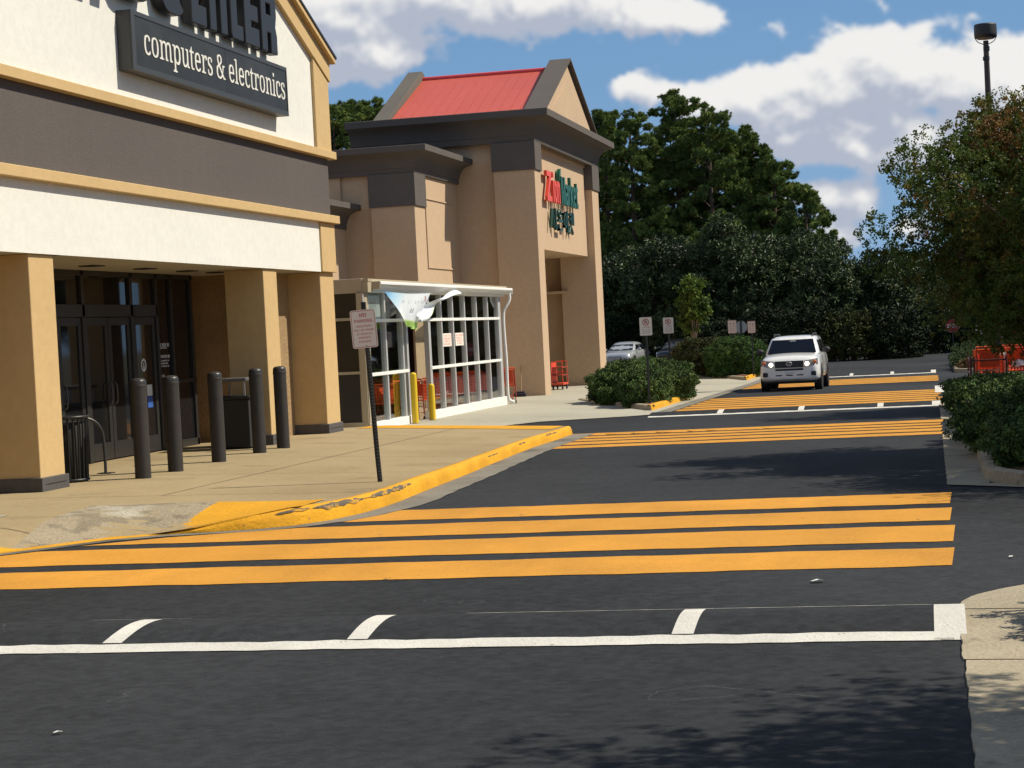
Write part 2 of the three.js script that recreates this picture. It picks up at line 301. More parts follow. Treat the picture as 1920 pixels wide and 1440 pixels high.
// height of the sidewalk, with the dropped kerb
function walkY(x, z) {
  const edge = G(z) + lerp(.185, .13, clamp((-z - 22) / 13));
  const base = lerp(.2, edge, clamp((x + 10.2) / 3.9));
  let dip = 0;
  if (x > -9.9 && x < -6.3 && z > -20.6) {
    const s = Math.max(0, kerbZat(x) - z), k = x > -7.63 ? 1 - clamp((x + 7.63) / 1.15) : x < -8.62 ? 1 - clamp((-8.62 - x) / .9) : 1;
    dip = k * (1 - sstep(0, 1, s / 1.7));
  }
  return lerp(base, G(z) + .014, dip);
}
const walk = structure('sidewalk', 'warm grey concrete sidewalk with dropped kerb before the electronics store');
{
  const rows = [], zs = []; for (let z = -11; z > -35.7; z -= .2) zs.push(z); zs.push(-35.7);
  const endZ = (x) => clamp(-34.95 - (x + 10.5) * .31, -36.05, -33.9);
  for (const z0 of zs) { const r = []; for (let j = 0; j <= 44; j++) { const t = j / 44; let z = z0, x = lerp(-17, kerbXat(z0) - .12, t < .3 ? t * 1.5 : .45 + (t - .3) * .7857); if (z0 < -32) z = -32 + (z0 + 32) * (endZ(x) + 32) / -3.7; r.push(V(x, walkY(x, z), z)); } rows.push(r.reverse()); }
  part('slab', strip(rows, 0), mats.walk, walk);
  // worn rough concrete of the ramp
  const patch = (name, fx, fz, mat, nu = 16, nv = 12, lift = .005) => { const rr = []; for (let i = 0; i <= nu; i++) { const r = []; for (let j = 0; j <= nv; j++) { const u = i / nu, v = j / nv, x = fx(u, v), z = fz(u, v, x); r.push(V(x, walkY(x, z) + lift, z)); } rr.push(r); } let g = strip(rr, 0); let s = 0; for (let i = 0; i < g.attributes.normal.count; i++) s += g.attributes.normal.getY(i); if (s < 0) { rr.reverse(); g = strip(rr, 0); } return part(name, g, mat, walk); };
  patch('ramp', (u, v) => lerp(-8.66, -7.6, u) - (u < .5 ? .0 : 0) - .35 * v * (1 - u), (u, v, x) => lerp(kerbZat(x) - .1, -19.65 + .25 * (1 - u), v), mats.ramp, 20, 16);
  patch('painted_flare', (u, v) => lerp(-7.63, -6.42, u) , (u, v, x) => lerp(kerbZat(x) - .085, Math.min(kerbZat(x) - .12, -19.62), v), mats.kerbYellow, 30, 20, .008);
  patch('painted_flare', (u, v) => lerp(-9.7, -8.63, u) , (u, v, x) => lerp(kerbZat(x) - .1, kerbZat(x) - .14 - .7 * (1 - u), v), mats.kerbYellow, 12, 8, .007);
  patch('pale_slab', (u, v) => lerp(-11.6, -9.5, u) - v * .05, (u, v, x) => lerp(-16.9, -18.55, v) - (x + 9.5) * .05, mats.plaza, 6, 6, .005);
  patch('painted_edge', (u, v) => lerp(-10.5, -6.95, u), (u, v, x) => endZ(x) + .02 + v * (.75 + .5 * u), mats.kerbYellow, 20, 2, .006);
  part('edge_face', strip([[-17, -10.5, -9, -8, -6.9].map((x) => V(x, walkY(x, endZ(x)), endZ(x))), [-17, -10.5, -9, -8, -6.9].map((x) => V(x, -.3, endZ(x) - .01))], 0), mats.kerbYellow, walk);
  // sealed joints
  for (const z of [-14.2, -17.4, -20.6, -23.8, -27.0, -30.2, -33.2]) patch('joint', (u) => lerp(-10.6, kerbXat(z) - .2, u), (u, v) => z + (v - .5) * .014, mats.joint, 30, 1, .003);
  patch('joint', (u, v) => -8.7 + (v - .5) * .014, (u) => lerp(-20.6, -34.6, u), mats.joint, 30, 1, .0035);
  // kerb
  const fine = []; for (let i = 0; i + 1 < kerbPath.length; i++) { const [a, b] = [kerbPath[i], kerbPath[i + 1]], n = Math.max(1, Math.round(Math.hypot(b[0] - a[0], b[1] - a[1]) / .25)); for (let k = 0; k < n; k++) fine.push([lerp(a[0], b[0], k / n), lerp(a[1], b[1], k / n)]); } fine.push(kerbPath.at(-1));
  const rowsK = [];
  const nrm = (i) => { const a = fine[Math.max(0, i - 1)], b = fine[Math.min(fine.length - 1, i + 1)], l = Math.hypot(b[0] - a[0], b[1] - a[1]); return [-(b[1] - a[1]) / l, (b[0] - a[0]) / l]; };
  const R = rngOf(4);
  fine.forEach(([x, z], i) => { const [nx, nz] = nrm(i), g = G(z), wob = (R() - .5) * .006, h = Math.max(.016, walkY(x - nx * .09, z - nz * .09) - g + .005);
    const e = Math.min(.028, h * .5); rowsK.push([[0, -.05], [-.012 + wob, Math.max(.008, h * .5)], [-.03 + wob, h - e], [-.055, h - e * .25], [-.075, h], [-.12, h + .001], [-.15, h - .03]].map(([o, u]) => V(x + nx * o, g + u, z + nz * o))); });
  const isYellow = (z, x) => true;
  part('kerb', strip(rowsK, .9), mats.kerbYellow, walk);
  { const a = rowsK.at(-1); const c = V(-6.95, G(-36) - .1, -36.02); part('kerb_end', strip([a, a.map((p) => V(p.x, G(-36) - .08, p.z - .02))], 0), mats.kerbYellow, walk); }
  // paint scraped off the kerb's face
  const scrape = (i0, i1, lo, hi, seed) => { const Q = rngOf(seed), rr = [], sub = 7; for (let q = 0; q <= (i1 - i0) * sub; q++) { const i = i0 + Math.floor(q / sub), f = (q % sub) / sub, r0 = rowsK[i], r1 = rowsK[Math.min(i + 1, rowsK.length - 1)], row = r0.map((p, k) => p.clone().lerp(r1[k], f)), p1 = row[1], p3 = row[3], s = q / ((i1 - i0) * sub), e = clamp(Math.min(s, 1 - s) * 5); const mid = lerp(lo, hi, .5), w = (hi - lo) / 2 * e; const a = mid - w * (.75 + .9 * perlin.noise(q * .21, seed, 1)) + (Q() - .5) * .07, b = mid + w * (.85 + .7 * perlin.noise(q * .17, seed, 9)) + (Q() - .5) * .07; const [nx, nz] = nrm(i); const p2 = row[2], P = (t) => (t < .75 ? p1.clone().lerp(p2, clamp(t / .75, 0, 1)) : p2.clone().lerp(p3, clamp((t - .75) * 4, 0, 1))).add(V(nx * .006, .004, nz * .006)); rr.push([P(a), P(lerp(a, b, .33)), P(lerp(a, b, .66)), P(b)]); } part('scraped_paint', strip(rr, 0), mats.scuff, walk); };
  const idx = (x, z) => { let b = 0, bd = 9; fine.forEach((p, i) => { const d = Math.hypot(p[0] - x, p[1] - z); if (d < bd) { bd = d; b = i; } }); return b; };
  scrape(idx(-6.55, -18.56), idx(-6.35, -18.85), .5, .9, 5); scrape(idx(-6.3, -18.95), idx(-6.08, -20.2), .3, 1.0, 6); scrape(idx(-6.08, -20.2), idx(-6.12, -22.1), .35, .95, 8); scrape(idx(-6.45, -27.6), idx(-6.5, -28.6), .4, .62, 9); scrape(idx(-6.62, -30.6), idx(-6.66, -31.4), .5, .8, 10); scrape(idx(-6.7, -33), idx(-6.72, -34.4), .55, .9, 11);
  // grey gutter pan along the kerb
  const pan = fine.map(([x, z], i) => { const [nx, nz] = nrm(i), w = z < -18 ? lerp(.16, .42, clamp((-z - 18) / 3)) : lerp(.12, .16, clamp((-z - 14) / 4)); return [0, .5, 1].map((t) => V(x + nx * w * t * (1 + .025 * Math.sin(i * 1.7) * t), G(z) + .009 - .001 * t, z + nz * w * t)); });
  part('gutter', strip(pan, 0), mats.gutterGrey, walk);
  road.userData.pan = undefined; delete road.userData.pan;
  var panEdge = pan.map((r) => [r[2].x, r[2].z]);
}
const panXat = (z) => { for (let i = 0; i + 1 < panEdge.length; i++) { const [x0, z0] = panEdge[i], [x1, z1] = panEdge[i + 1]; if (z <= z0 && z >= z1) return lerp(x0, x1, (z - z0) / (z1 - z0)); } return z < -30 ? -6.4 : -9; };

// light concrete forecourt of the market
const yb = (z) => { const P = [[-33, .07], [-37, .04], [-39, -.01], [-42, -.09], [-50, -.12], [-61, -.25], [-75, -.33], [-112, -.42], [-200, -.44]]; for (let i = 0; i + 1 < P.length; i++) if (z <= P[i][0] && z >= P[i + 1][0]) return lerp(P[i][1], P[i + 1][1], (z - P[i][0]) / (P[i + 1][0] - P[i][0])); return .07; };
const plX = (z) => { const P = [[-33, -11.2], [-37.2, -10.7], [-42.6, -8.7], [-43.7, -6.45], [-200, -6.45]]; for (let i = 0; i + 1 < P.length; i++) if (z <= P[i][0] && z >= P[i + 1][0]) return lerp(P[i][1], P[i + 1][1], (z - P[i][0]) / (P[i + 1][0] - P[i][0])); return -11; };
const plazaY = (x, z) => lerp(Math.max(yb(z), G(z) + .02), G(z) + .016, sstep(0, 1, clamp((x + 12) / (plX(z) + 12))));
{
  const p = structure('forecourt', 'pale concrete forecourt before the market');
  part('slab', sheet(-30, plX, -33, -92, plazaY, 30, .5), mats.plaza, p);
  part('gutter', sheet((z) => plX(z) - .02, (z) => plX(z) + .36, -43.7, -92, (x, z) => G(z) + .02, 2, 1), mats.gutterGrey, p);
}
// right-hand gutter pans, laid in slabs with open joints
{
  const s = structure('gutter', 'weathered concrete gutter slabs on the right side of the road');
  const slab = (z0, z1, xl, xr, round) => { const a = z0 - .012, b = z1 + .012; const n = 24, rows = []; for (let i = 0; i <= n; i++) { const z = lerp(a, b, i / n); let l = xl; if (round && z < round) l = xl + Math.pow((round - z) / 1.75, 2.2) * 1.6; const e = .004 * Math.sin(z * 9.1) + .003 * Math.sin(z * 23); rows.push([V(l + e, G(z) - .03, z), V(l + e + .012, G(z) + .012, z), V(lerp(l, xr, .5), G(z) + .006, z), V(xr, G(z) + .016, z)]); } const mk = strip(rows.reverse(), .5); return part('gutter_slab', mk, mats.gutter, s); };
  for (const [a, b] of [[4, 1], [1, -2], [-2, -4.5], [-4.5, -7.2], [-7.2, -10.3]]) slab(a, b, .085, 1.4);
  slab(-10.3, -12.05, .075, 1.4); slab(-12.05, -13.85, .075, 2.2, -12.1);
  for (const [a, b] of [[-21.2, -23.6], [-23.6, -26], [-26, -28.5], [-28.5, -31.1]]) slab(a, b, .085, .54);
  part('gutter_slab', sheet((z) => .1 + (z + 21.2) * 1.2, (z) => 2.4, -21.2, -20.0, (x, z) => G(z) + .012, 4, .2), mats.gutter, s);
  for (const [a, b] of [[-36.4, -39], [-39, -41.5], [-41.5, -44]]) slab(a, b, .09, .54);
}
// ---------------------------------------------------------------- painted crosswalks and speed humps: parts of the road
const stripeR = rngOf(31);
function stripe(za, zb, x0f, x1, lift = .005) {
  const rows = [], n = 60; for (let i = 0; i <= n; i++) { const t = i / n, jag = (k) => .012 * Math.sin(t * 37 + k) + .01 * Math.sin(t * 91 + k * 2) + (stripeR() - .5) * .012; const r = []; for (const v of [0, .5, 1]) { let z = lerp(za, zb, v); z += v === 0 ? jag(za) : v === 1 ? jag(zb) : 0; const l = x0f(z) - .03; let x = lerp(l, x1 + (v - .5) * .03, t); z += (x - .1) * -.018; r.push(V(x, G(z) + lift, z)); } rows.push(r); }
  part('crosswalk_stripe', strip(rows, 0), mats.stripe, road);
}
for (const [a, b, e] of [[-14.18, -15.25, .085], [-15.69, -16.93, .11], [-17.35, -18.55, .1], [-19.03, -20.25, .115]]) stripe(a, b, (z) => Math.max(panXat(z), -9.5), e);
for (const [a, b] of [[-31.37, -32.11], [-32.42, -33.22], [-33.5, -34.15], [-34.45, -35.1], [-35.4, -36.3]]) stripe(a, b, (z) => z > -35.4 ? Math.max(panXat(z), -9) : -6.9, .1 + .05 * Math.sin(a * 3));
for (let k = 0; k < 6; k++) stripe(-45.83 - k * 1.42, -46.86 - k * 1.42, () => -6.3, .14 + .05 * Math.sin(k * 2.2));
for (let k = 0; k < 5; k++) stripe(-62.6 - k * 1.45, -63.7 - k * 1.45, () => -6.3, .15);
function hump(za, w, h, x0, x1, ribs) {
  const zb = za - w, yy = (z) => { const t = clamp((za - z) / w); return G(z) + h * Math.pow(Math.sin(Math.PI * t), 1.15); };
  const o = part('speed_hump', sheet(x0, x1, za, zb, (x, z) => yy(z) + .002, 6, .06), mats.asphalt, road);
  const paint = (xa, xb, z0, z1, nx) => { const n = Math.max(2, Math.ceil(Math.abs(z1 - z0) / .05)), rows = []; const m = Math.max(1, nx); for (let i = 0; i <= m; i++) { const r = []; for (let k = 0; k <= n; k++) { const v = k / n; let z = lerp(z0, z1, v), x = lerp(xa, xb, i / m); const j = .008 * Math.sin(x * 19 + z0 * 7) + .006 * Math.sin(x * 47); if (nx > 4 && (k === 0 || k === n)) z += j; r.push(V(x, yy(z) + .006, z)); } rows.push(r); } part('painted_line', strip(rows, 0), mats.line, o); };
  paint(x0, x1 + .02, za + .12, za - .1, 60); paint(za > -20 ? -3.0 : x0, x1 - .1, za - w * .7, za - w * .8, 40); if (za > -20) paint(-5.6, -4.9, za - w * .72, za - w * .8, 10);
  for (const x of ribs) paint(x - .065, x + .065, za - .12, za - w * .66, 1);
  paint(x1 - .09, x1 + .09, za + .12, za - w * .78, 1);
  return o;
}
hump(-11.08, 1.2, .072, -9.2, .03, [-5.12, -3.51, -1.51]);
hump(-42.7, 1.3, .085, -6.3, .03, [-4.7, -2.9, -1.17]);
hump(-72.6, 1.4, .09, -6.3, 0, [-4.5, -3, -1.5]);
// corral lines in the car park on the right
for (const [xa, xb, z] of [[.35, 4, -51.9], [.4, 5, -53.6], [.3, 5, -36.2]]) part('painted_line', sheet(xa, xb, z, z - .14, (x, zz) => G(zz) + .006, 2, .1), mats.line, road);
part('painted_block', sheet(.02, .3, -51.4, -57.2, (x, z) => G(z) + .007, 1, .5), mats.line, road);

// ---------------------------------------------------------------- planter islands: kerb, earth
function island(name, label, pts, kerbMat, yellow = []) {
  const s = structure(name, label);
  // round the corners
  const path = []; const n = pts.length;
  for (let i = 0; i < n; i++) { const a = pts[(i + n - 1) % n], b = pts[i], c = pts[(i + 1) % n], r = b[2] ?? .5; const la = Math.hypot(a[0] - b[0], a[1] - b[1]), lc = Math.hypot(c[0] - b[0], c[1] - b[1]); const ra = Math.min(r, la * .45) / la, rc = Math.min(r, lc * .45) / lc; const p = [lerp(b[0], a[0], ra), lerp(b[1], a[1], ra)], q = [lerp(b[0], c[0], rc), lerp(b[1], c[1], rc)]; for (let k = 0; k <= 6; k++) { const t = k / 6; path.push([(1 - t) * (1 - t) * p[0] + 2 * t * (1 - t) * b[0] + t * t * q[0], (1 - t) * (1 - t) * p[1] + 2 * t * (1 - t) * b[1] + t * t * q[1]]); } }
  path.push(path[0].slice());
  const P = path.map(([x, z]) => [x, z, G(z)]);
  part('kerb', sweep([[0, -.05], [-.012, .1], [-.02, .135], [-.045, .15], [-.14, .152], [-.15, .1]], P, true), kerbMat, s);
  for (const [i0, i1] of yellow) part('painted_kerb', sweep([[.004, -.02], [-.008, .1], [-.016, .137], [-.042, .154], [-.14, .157]], P.slice(i0, i1 + 1)), mats.kerbYellow, s);
  // earth bed: a fan a little domed
  const cx = pts.reduce((a, p) => a + p[0], 0) / n, cz = pts.reduce((a, p) => a + p[1], 0) / n;
  const rows = [1, .75, .5, .2, 0].map((t) => P.map(([x, z]) => { const xx = lerp(cx, x, t * .96), zz = lerp(cz, z, t * .96); return V(xx, G(zz) + .11 + .12 * (1 - t * t), zz); }));
  let g = strip(rows, 0); part('earth', g, mats.soil, s);
  return { s, P };
}
island('planter_island', 'kerbed planter bed by the market corner', [[-6.72, -46.3, .5], [-6.85, -56.6, .8], [-10.3, -55.2, .7]], mats.gutter, [[3, 14]]);
island('planter_island', 'far kerbed planter bed behind the car', [[-6.9, -72.9, .6], [-6.85, -86, .8], [-10.6, -83.5, .8]], mats.gutter, [[3, 14]]);
island('planter_island', 'raised planter bed right of the near crosswalk', [[.5, -21.5, .5], [.5, -30.6, .6], [4.2, -30.8, .6], [4.4, -18.6, .7], [1.5, -19.2, .9]].reverse().map((p) => p), mats.gutter);
island('planter_island', 'second raised planter bed on the right', [[.5, -36.9, .6], [4.4, -36.9, .6], [4.4, -43.4, .6], [.5, -43.4, .6]], mats.gutter);
island('planter_island', 'low planter bed at the far right end of the road', [[.75, -71.5, .6], [5, -70.5, .6], [5, -86, .6], [.75, -86, .6]], mats.gutter);
island('planter_island', 'planter bed beside the camera', [[.86, 3, .6], [5, 3, .6], [5, -12.2, .6], [.86, -12.2, .8]], mats.gutter);
// ================================================================ ELECTRONICS STORE
const rebase = (o, x, y, z) => { o.children.forEach((c) => c.position.sub(V(x, y, z))); o.position.set(x, y, z); return o; };
const font = await new FontLoader().loadAsync('fonts/droid/droid_serif_regular.typeface.json');
const fontBold = await new FontLoader().loadAsync('fonts/droid/droid_sans_bold.typeface.json');
{
  const b = thing('store_building', 'white and tan electronics store with brown band and gabled front', 'building');
  const yl = (z) => 6.92 + .4 * (z + 32.87), yR = (z) => 6.92 - .4 * (z + 22.3);
  const zp = -27.585, pk = yl(zp);
  part('gable_wall', slabX([[-33.6, 5.29], [-33.6, yl(-33.6)], [zp, pk], [-21.57, yl(-33.6)], [-8, yl(-33.6)], [-8, 5.29]], -12.5, -10.6), mats.white, b);
  part('lower_wall', bx(-11.15, -10.6, 3.1, 3.99, -8, -32.86), mats.white, b);
  part('fascia', bx(-12.5, -10.605, 4.125, 5.165, -8, -33.6), mats.fascia, b);
  part('band', bx(-12.4, -10.49, 5.16, 5.3, -8, -33.8, .012), mats.tan, b);
  part('band', bx(-12.4, -10.49, 3.985, 4.13, -8, -33.8, .012), mats.tan, b);
  part('corner_trim', slabX([[-33.68, 5.3], [-33.68, yl(-33.68) + .004], [-32.86, yl(-32.86) + .004], [-32.86, 5.3]], -12.3, -10.545), mats.tan, b);
  part('corner_trim', bx(-12.3, -10.565, 3.1, 3.985, -32.86, -33.68, .01), mats.tan, b);
  const rake = (za, zb, f) => [[za, f(za)], [zb, f(zb)], [zb, f(zb) + .37], [za, f(za) + .37]];
  part('rake_board', slabX(rake(-33.74, zp, yl), -12.3, -10.52), mats.tan, b);
  part('rake_board', slabX(rake(zp, -21.45, (z) => yl(2 * zp - z)), -12.3, -10.52), mats.tan, b);
  const rk2 = (za, zb, f) => [[za, f(za) + .375], [zb, f(zb) + .375], [zb, f(zb) + .47], [za, f(za) + .47]];
  part('rake_moulding', slabX(rk2(-33.84, zp, yl), -12.4, -10.43), mats.tan, b); part('rake_moulding', slabX(rk2(zp, -21.35, (z) => yl(2 * zp - z)), -12.4, -10.43), mats.tan, b);
  const rk3 = (za, zb, f) => [[za, f(za) + .472], [zb, f(zb) + .472], [zb, f(zb) + .515], [za, f(za) + .515]];
  part('coping', slabX(rk3(-33.87, zp, yl), -40, -10.41), mats.bronze, b); part('coping', slabX(rk3(zp, -21.32, (z) => yl(2 * zp - z)), -40, -10.41), mats.bronze, b);
  part('body', [bx(-40, -12.66, 0, 6.4, -8, -33.55)], mats.tan, b);
  // pillars with plinths
  const pil = (z0, z1, x0) => { part('pillar', bx(x0, -10.64, .2, 3.1, z0, z1, .015), mats.tan, b); const pl = part('plinth', bx(x0 - .02, -10.605, .12, .37, z0 + .035, z1 - .035, .012), mats.plinth, b); part('groove', bx(-10.61, -10.602, .28, .29, z0 - .06, z1 + .06), mats.black, pl); };
  pil(-21.52, -22.2, -11.5); pil(-29.9, -30.56, -11.32); pil(-32.9, -33.68, -11.95); pil(-13.2, -13.9, -11.5);
  part('return_wall', [bx(-12.66, -11.25, .2, 3.14, -31.66, -31.9), bx(-11.55, -11.25, .2, 3.14, -31.9, -33.6)], mats.brick, b);
  part('brick_ledge', bx(-12.3, -11.9, .2, .27, -31.45, -31.66), mats.whitePaint, b);
  const so = part('soffit', bx(-12.66, -10.62, 3.1, 3.2, -8, -33.6), mats.soffit, b);
  for (const z of [-25.3, -27.2, -28.9, -30.2]) part('ceiling_vent', bx(-11.75, -11.5, 3.085, 3.102, z, z - .35), mats.black, so);
  // storefront, framed in dark bronze
  const XS = -12.4, fr = .055;
  const frame = (z0, z1, y0, y1, name = 'mullion') => part(name, bx(XS - fr, XS + fr, y0, y1, z0, z1, .008), mats.bronze, b);
  const glass = (z0, z1, y0, y1, parent = b) => part('pane', bx(XS - .012, XS + .012, y0, y1, z0, z1), mats.darkGlass, parent);
  for (const z of [-22.3, -24.9, -26.68, -28.46, -29.47, -30.1, -30.98]) frame(z + .05, z - .05, .2, 3.1);
  frame(-22.3, -31.05, 3.02, 3.1, 'head'); frame(-22.3, -29.5, 2.4, 2.59, 'transom'); frame(-22.3, -24.9, .2, .32, 'sill'); frame(-29.5, -31.05, .2, .32, 'sill'); frame(-30.1, -31, 1.28, 1.34, 'rail');
  for (const [a, c] of [[-22.3, -24.9], [-24.9, -26.68], [-26.68, -28.46], [-28.46, -29.47]]) { glass(a - .05, c + .05, 2.59, 3.02); }
  glass(-22.35, -24.85, .32, 2.4); glass(-29.52, -30.05, .32, 3.02); glass(-30.15, -30.93, .32, 3.02);
  const door = (z0, z1, hz) => { const d = part('door', [bx(XS - .03, XS + .03, .22, 2.39, z0, z0 - .11, .006), bx(XS - .03, XS + .03, .22, 2.39, z1 + .11, z1, .006), bx(XS - .029, XS + .029, .22, .48, z0 - .11, z1 + .11), bx(XS - .029, XS + .029, 2.27, 2.39, z0 - .11, z1 + .11)], mats.bronze, b); part('pane', bx(XS - .01, XS + .01, .48, 2.27, z0 - .11, z1 + .11), mats.darkGlass, d); if (hz) part('handle', tube([V(XS + .03, 1.05, hz), V(XS + .07, 1.07, hz), V(XS + .07, 1.38, hz), V(XS + .03, 1.4, hz)], .011, 12, 6), M([.12, .12, .12], .4, { metalness: .5 }), d); return d; };
  door(-24.95, -25.79, -25.7); door(-25.81, -26.62, -25.9); door(-26.74, -27.56, -27.48); door(-27.58, -28.4, -27.66); const d3 = door(-28.52, -29.4, 0);
  // print on the glass: round accessibility mark, blue and white notices, opening hours
  const ring = new THREE.RingGeometry(.07, .105, 28); ring.rotateY(Math.PI / 2); ring.translate(XS + .0125, 1.62, -28.9); part('door_mark', uvm(ring), mats.whitePaint, d3);
  part('door_mark', [bx(XS + .011, XS + .014, 1.59, 1.66, -28.89, -28.915), bx(XS + .011, XS + .014, 1.56, 1.6, -28.88, -28.93)], mats.whitePaint, d3);
  part('notice', bx(XS + .011, XS + .016, 1.12, 1.3, -28.98, -29.18), mats.whitePaint, d3); part('notice', bx(XS + .011, XS + .016, .93, 1.11, -28.98, -29.18), M([.04, .12, .42], .5), d3);
  const R = rngOf(9), rows = []; for (const [y, h, n, l] of [[1.93, .03, 4, 1], [1.88, .012, 5, .8], [1.74, .025, 5, 1], [1.67, .013, 5, .95], [1.625, .013, 4, .8], [1.58, .013, 5, .9], [1.42, .02, 2, .4]]) for (let k = 0; k < n; k++) { const z = -29.58 - k * .42 * l / n; rows.push(bx(XS + .013, XS + .015, y - h, y + h, z, z - (.42 * l / n) * (.55 + R() * .35))); }
  part('hours_print', rows, M([.55, .55, .55], .6), b).userData.kind = 'stuff';
  rebase(b, -11.6, 0, -27.6);
}
{ // cabinet sign
  const s = thing('store_sign', 'long dark cabinet sign reading computers and electronics', 'sign');
  const X1 = -10.38, z0 = -24.44, z1 = -30.88, y0 = 5.66, y1 = 6.475;
  const box = part('cabinet', [bx(-10.62, X1 - .02, y0, y1, z0, z1, .008), bx(X1 - .02, X1, y1 - .06, y1, z0, z1), bx(X1 - .02, X1, y0, y0 + .075, z0, z1), bx(X1 - .02, X1, y0 + .075, y1 - .06, z0, z0 - .12), bx(X1 - .02, X1, y0 + .075, y1 - .06, z1 + .03, z1)], M([.045, .046, .046], .5), s);
  const pm = PM(WHITE, .35, .2, { map: mottled(160, [.042, .042, .04], { size: 2.2, coarse: .5, fine: .05, cells: 3 }) });
  part('panel', bx(X1 - .019, X1 - .01, y0 + .075, y1 - .06, z0 - .12, -28.02), pm, s); part('panel', bx(X1 - .019, X1 - .01, y0 + .075, y1 - .06, -28.03, z1 + .03), pm, s);
  const g = new TextGeometry('computers & electronics', { font, size: 1, depth: .03, curveSegments: 5, bevelEnabled: false });
  g.computeBoundingBox(); const w = g.boundingBox.max.x - g.boundingBox.min.x; g.translate(-g.boundingBox.min.x, 0, 0);
  g.scale(5.88 / w, .36, .3); g.rotateY(Math.PI / 2); g.translate(X1 - .01, 5.925, -24.86);
  part('lettering', uvm(g), M([.72, .71, .64], .5), s);
  rebase(s, -10.5, 5.66, -27.65);
}
{ // tall channel letters above it
  const s = thing('store_name_letters', 'big black channel letters on the white gable', 'sign');
  const y0 = 6.64, h = 1.06, t = .24;
  const fat = (z, w) => { const P = (u, v) => [z - u, y0 + v]; return P; };
  const face = PM([.03, .031, .034], .4, .35), side = M([.022, .023, .026], .5);
  const add = (poly, holes) => { const m = part('letter', slabX(poly, -10.56, -10.4, .012, holes), face, s); return m; };
  const round = (z, w, open) => { const out = [], inn = []; const cx = w / 2, cy = h / 2; const N = 20; for (let i = 0; i <= N; i++) { const a = (open ? .25 : 0) + i / N * (open ? 1.5 : 2); const an = a * Math.PI; const sq = (c) => Math.sign(c) * Math.pow(Math.abs(c), .62); out.push([z - cx - sq(Math.cos(an)) * w / 2, y0 + cy + sq(Math.sin(an)) * h / 2]); inn.push([z - cx - sq(Math.cos(an)) * (w / 2 - t), y0 + cy + sq(Math.sin(an)) * (h / 2 - t)]); } return [out, inn]; };
  const letterE = (z, w) => { const P = (u, v) => [z - u, y0 + v]; add([P(0, 0), P(w, 0), P(w, .3), P(.3, .3), P(.3, .4), P(w * .95, .4), P(w * .95, .66), P(.3, .66), P(.3, .78), P(w, .78), P(w, h), P(0, h)]); };
  const letterR = (z, w) => { const P = (u, v) => [z - u, y0 + v]; add([P(0, 0), P(.26, 0), P(.26, .32), P(w - .3, .32), P(w - .3, 0), P(w, 0), P(w, .3), P(w - .06, .45), P(w, .62), P(w, .92), P(w - .12, h), P(0, h)], [[P(.24, .62), P(w - .27, .62), P(w - .27, .8), P(.24, .8)]]); };
  { const [o, i] = round(-25.6, .92, true); add(o.concat(i.slice().reverse())); }
  letterE(-26.75, .6);
  { const P = (u, v) => [-27.5 - u, y0 + v]; add([P(0, 0), P(.26, 0), P(.26, .7), P(.46, .7), P(.46, 0), P(.73, 0), P(.73, .88), P(.6, h), P(0, h)]); }
  { const P = (u, v) => [-28.38 - u, y0 + v]; add([P(.06, 0), P(.55, 0), P(.55, .24), P(.3, .24), P(.3, .76), P(.55, .76), P(.55, .98), P(.3, .98), P(.3, h), P(.02, h), P(.02, .06)]); }
  letterE(-29.02, .66); letterR(-29.81, .74);
  { const [o, i] = round(-24.1, 1.2, false); add(o.slice(0, -1), [i.slice(0, -1)]); }
  letterR(-23.2, .78); { const [o, i] = round(-22.1, .92, true); add(o.concat(i.slice().reverse())); }
  rebase(s, -10.5, y0, -27);
}
// ---------------------------------------------------------------- things on the sidewalk
{
  const mk = (label, [x, z], h) => { const o = thing('bollard', label, 'bollard', [x, walkY(x, z) - .01, z], 0, 'dark bollards before the store doors'); part('sleeve', lathe([[.104, 0], [.104, h * .42], [.106, h * .425], [.104, h * .43], [.104, h - .12], [.108, h - .115], [.108, h - .09], [.104, h - .085]], 28), M(WHITE, .62, { map: mottled(170, [.026, .022, .019], { size: .8, coarse: .35, fine: .3 }) }), o); part('cap', lathe([[.104, h - .085], [.102, h - .04], [.085, h - .012], [.045, h], [.0001, h + .004]], 28), M([.03, .027, .025], .38), o); return o; };
  mk('dark bollard nearest the tan pillar and hoop rack', [-10.08, -23.3], 1.31); mk('dark bollard second from the near pillar', [-10.08, -24.4], 1.31); mk('dark middle bollard of the row of five', [-10.11, -26.1], 1.31); mk('dark bollard standing before the square litter bin', [-10.14, -27.9], 1.31); mk('dark bollard farthest along beside the second pillar', [-10.12, -28.95], 1.31);
}
{
  const o = thing('litter_bin', 'round black slatted litter bin beside the near pillar', 'litter bin', [-10.98, walkY(-10.98, -23.05), -23.05]);
  part('liner', lathe([[.0001, .04], [.2, .04], [.22, .78], [.0001, .78]], 20), mats.blackMatte, o);
  for (let k = 0; k < 22; k++) { const a = k / 22 * Math.PI * 2; part('slat', moved(bar(V(.225 * Math.cos(a), .03, .225 * Math.sin(a)), V(.255 * Math.cos(a), .82, .255 * Math.sin(a)), .014, .014, 5), 0, 0, 0), mats.black, o); }
  const rm = new THREE.TorusGeometry(.26, .022, 8, 28); rm.rotateX(Math.PI / 2); rm.translate(0, .84, 0); part('rim', uvm(rm), mats.black, o); const r2 = new THREE.TorusGeometry(.235, .018, 8, 24); r2.rotateX(Math.PI / 2); r2.translate(0, .03, 0); part('foot_ring', uvm(r2), mats.black, o);
}
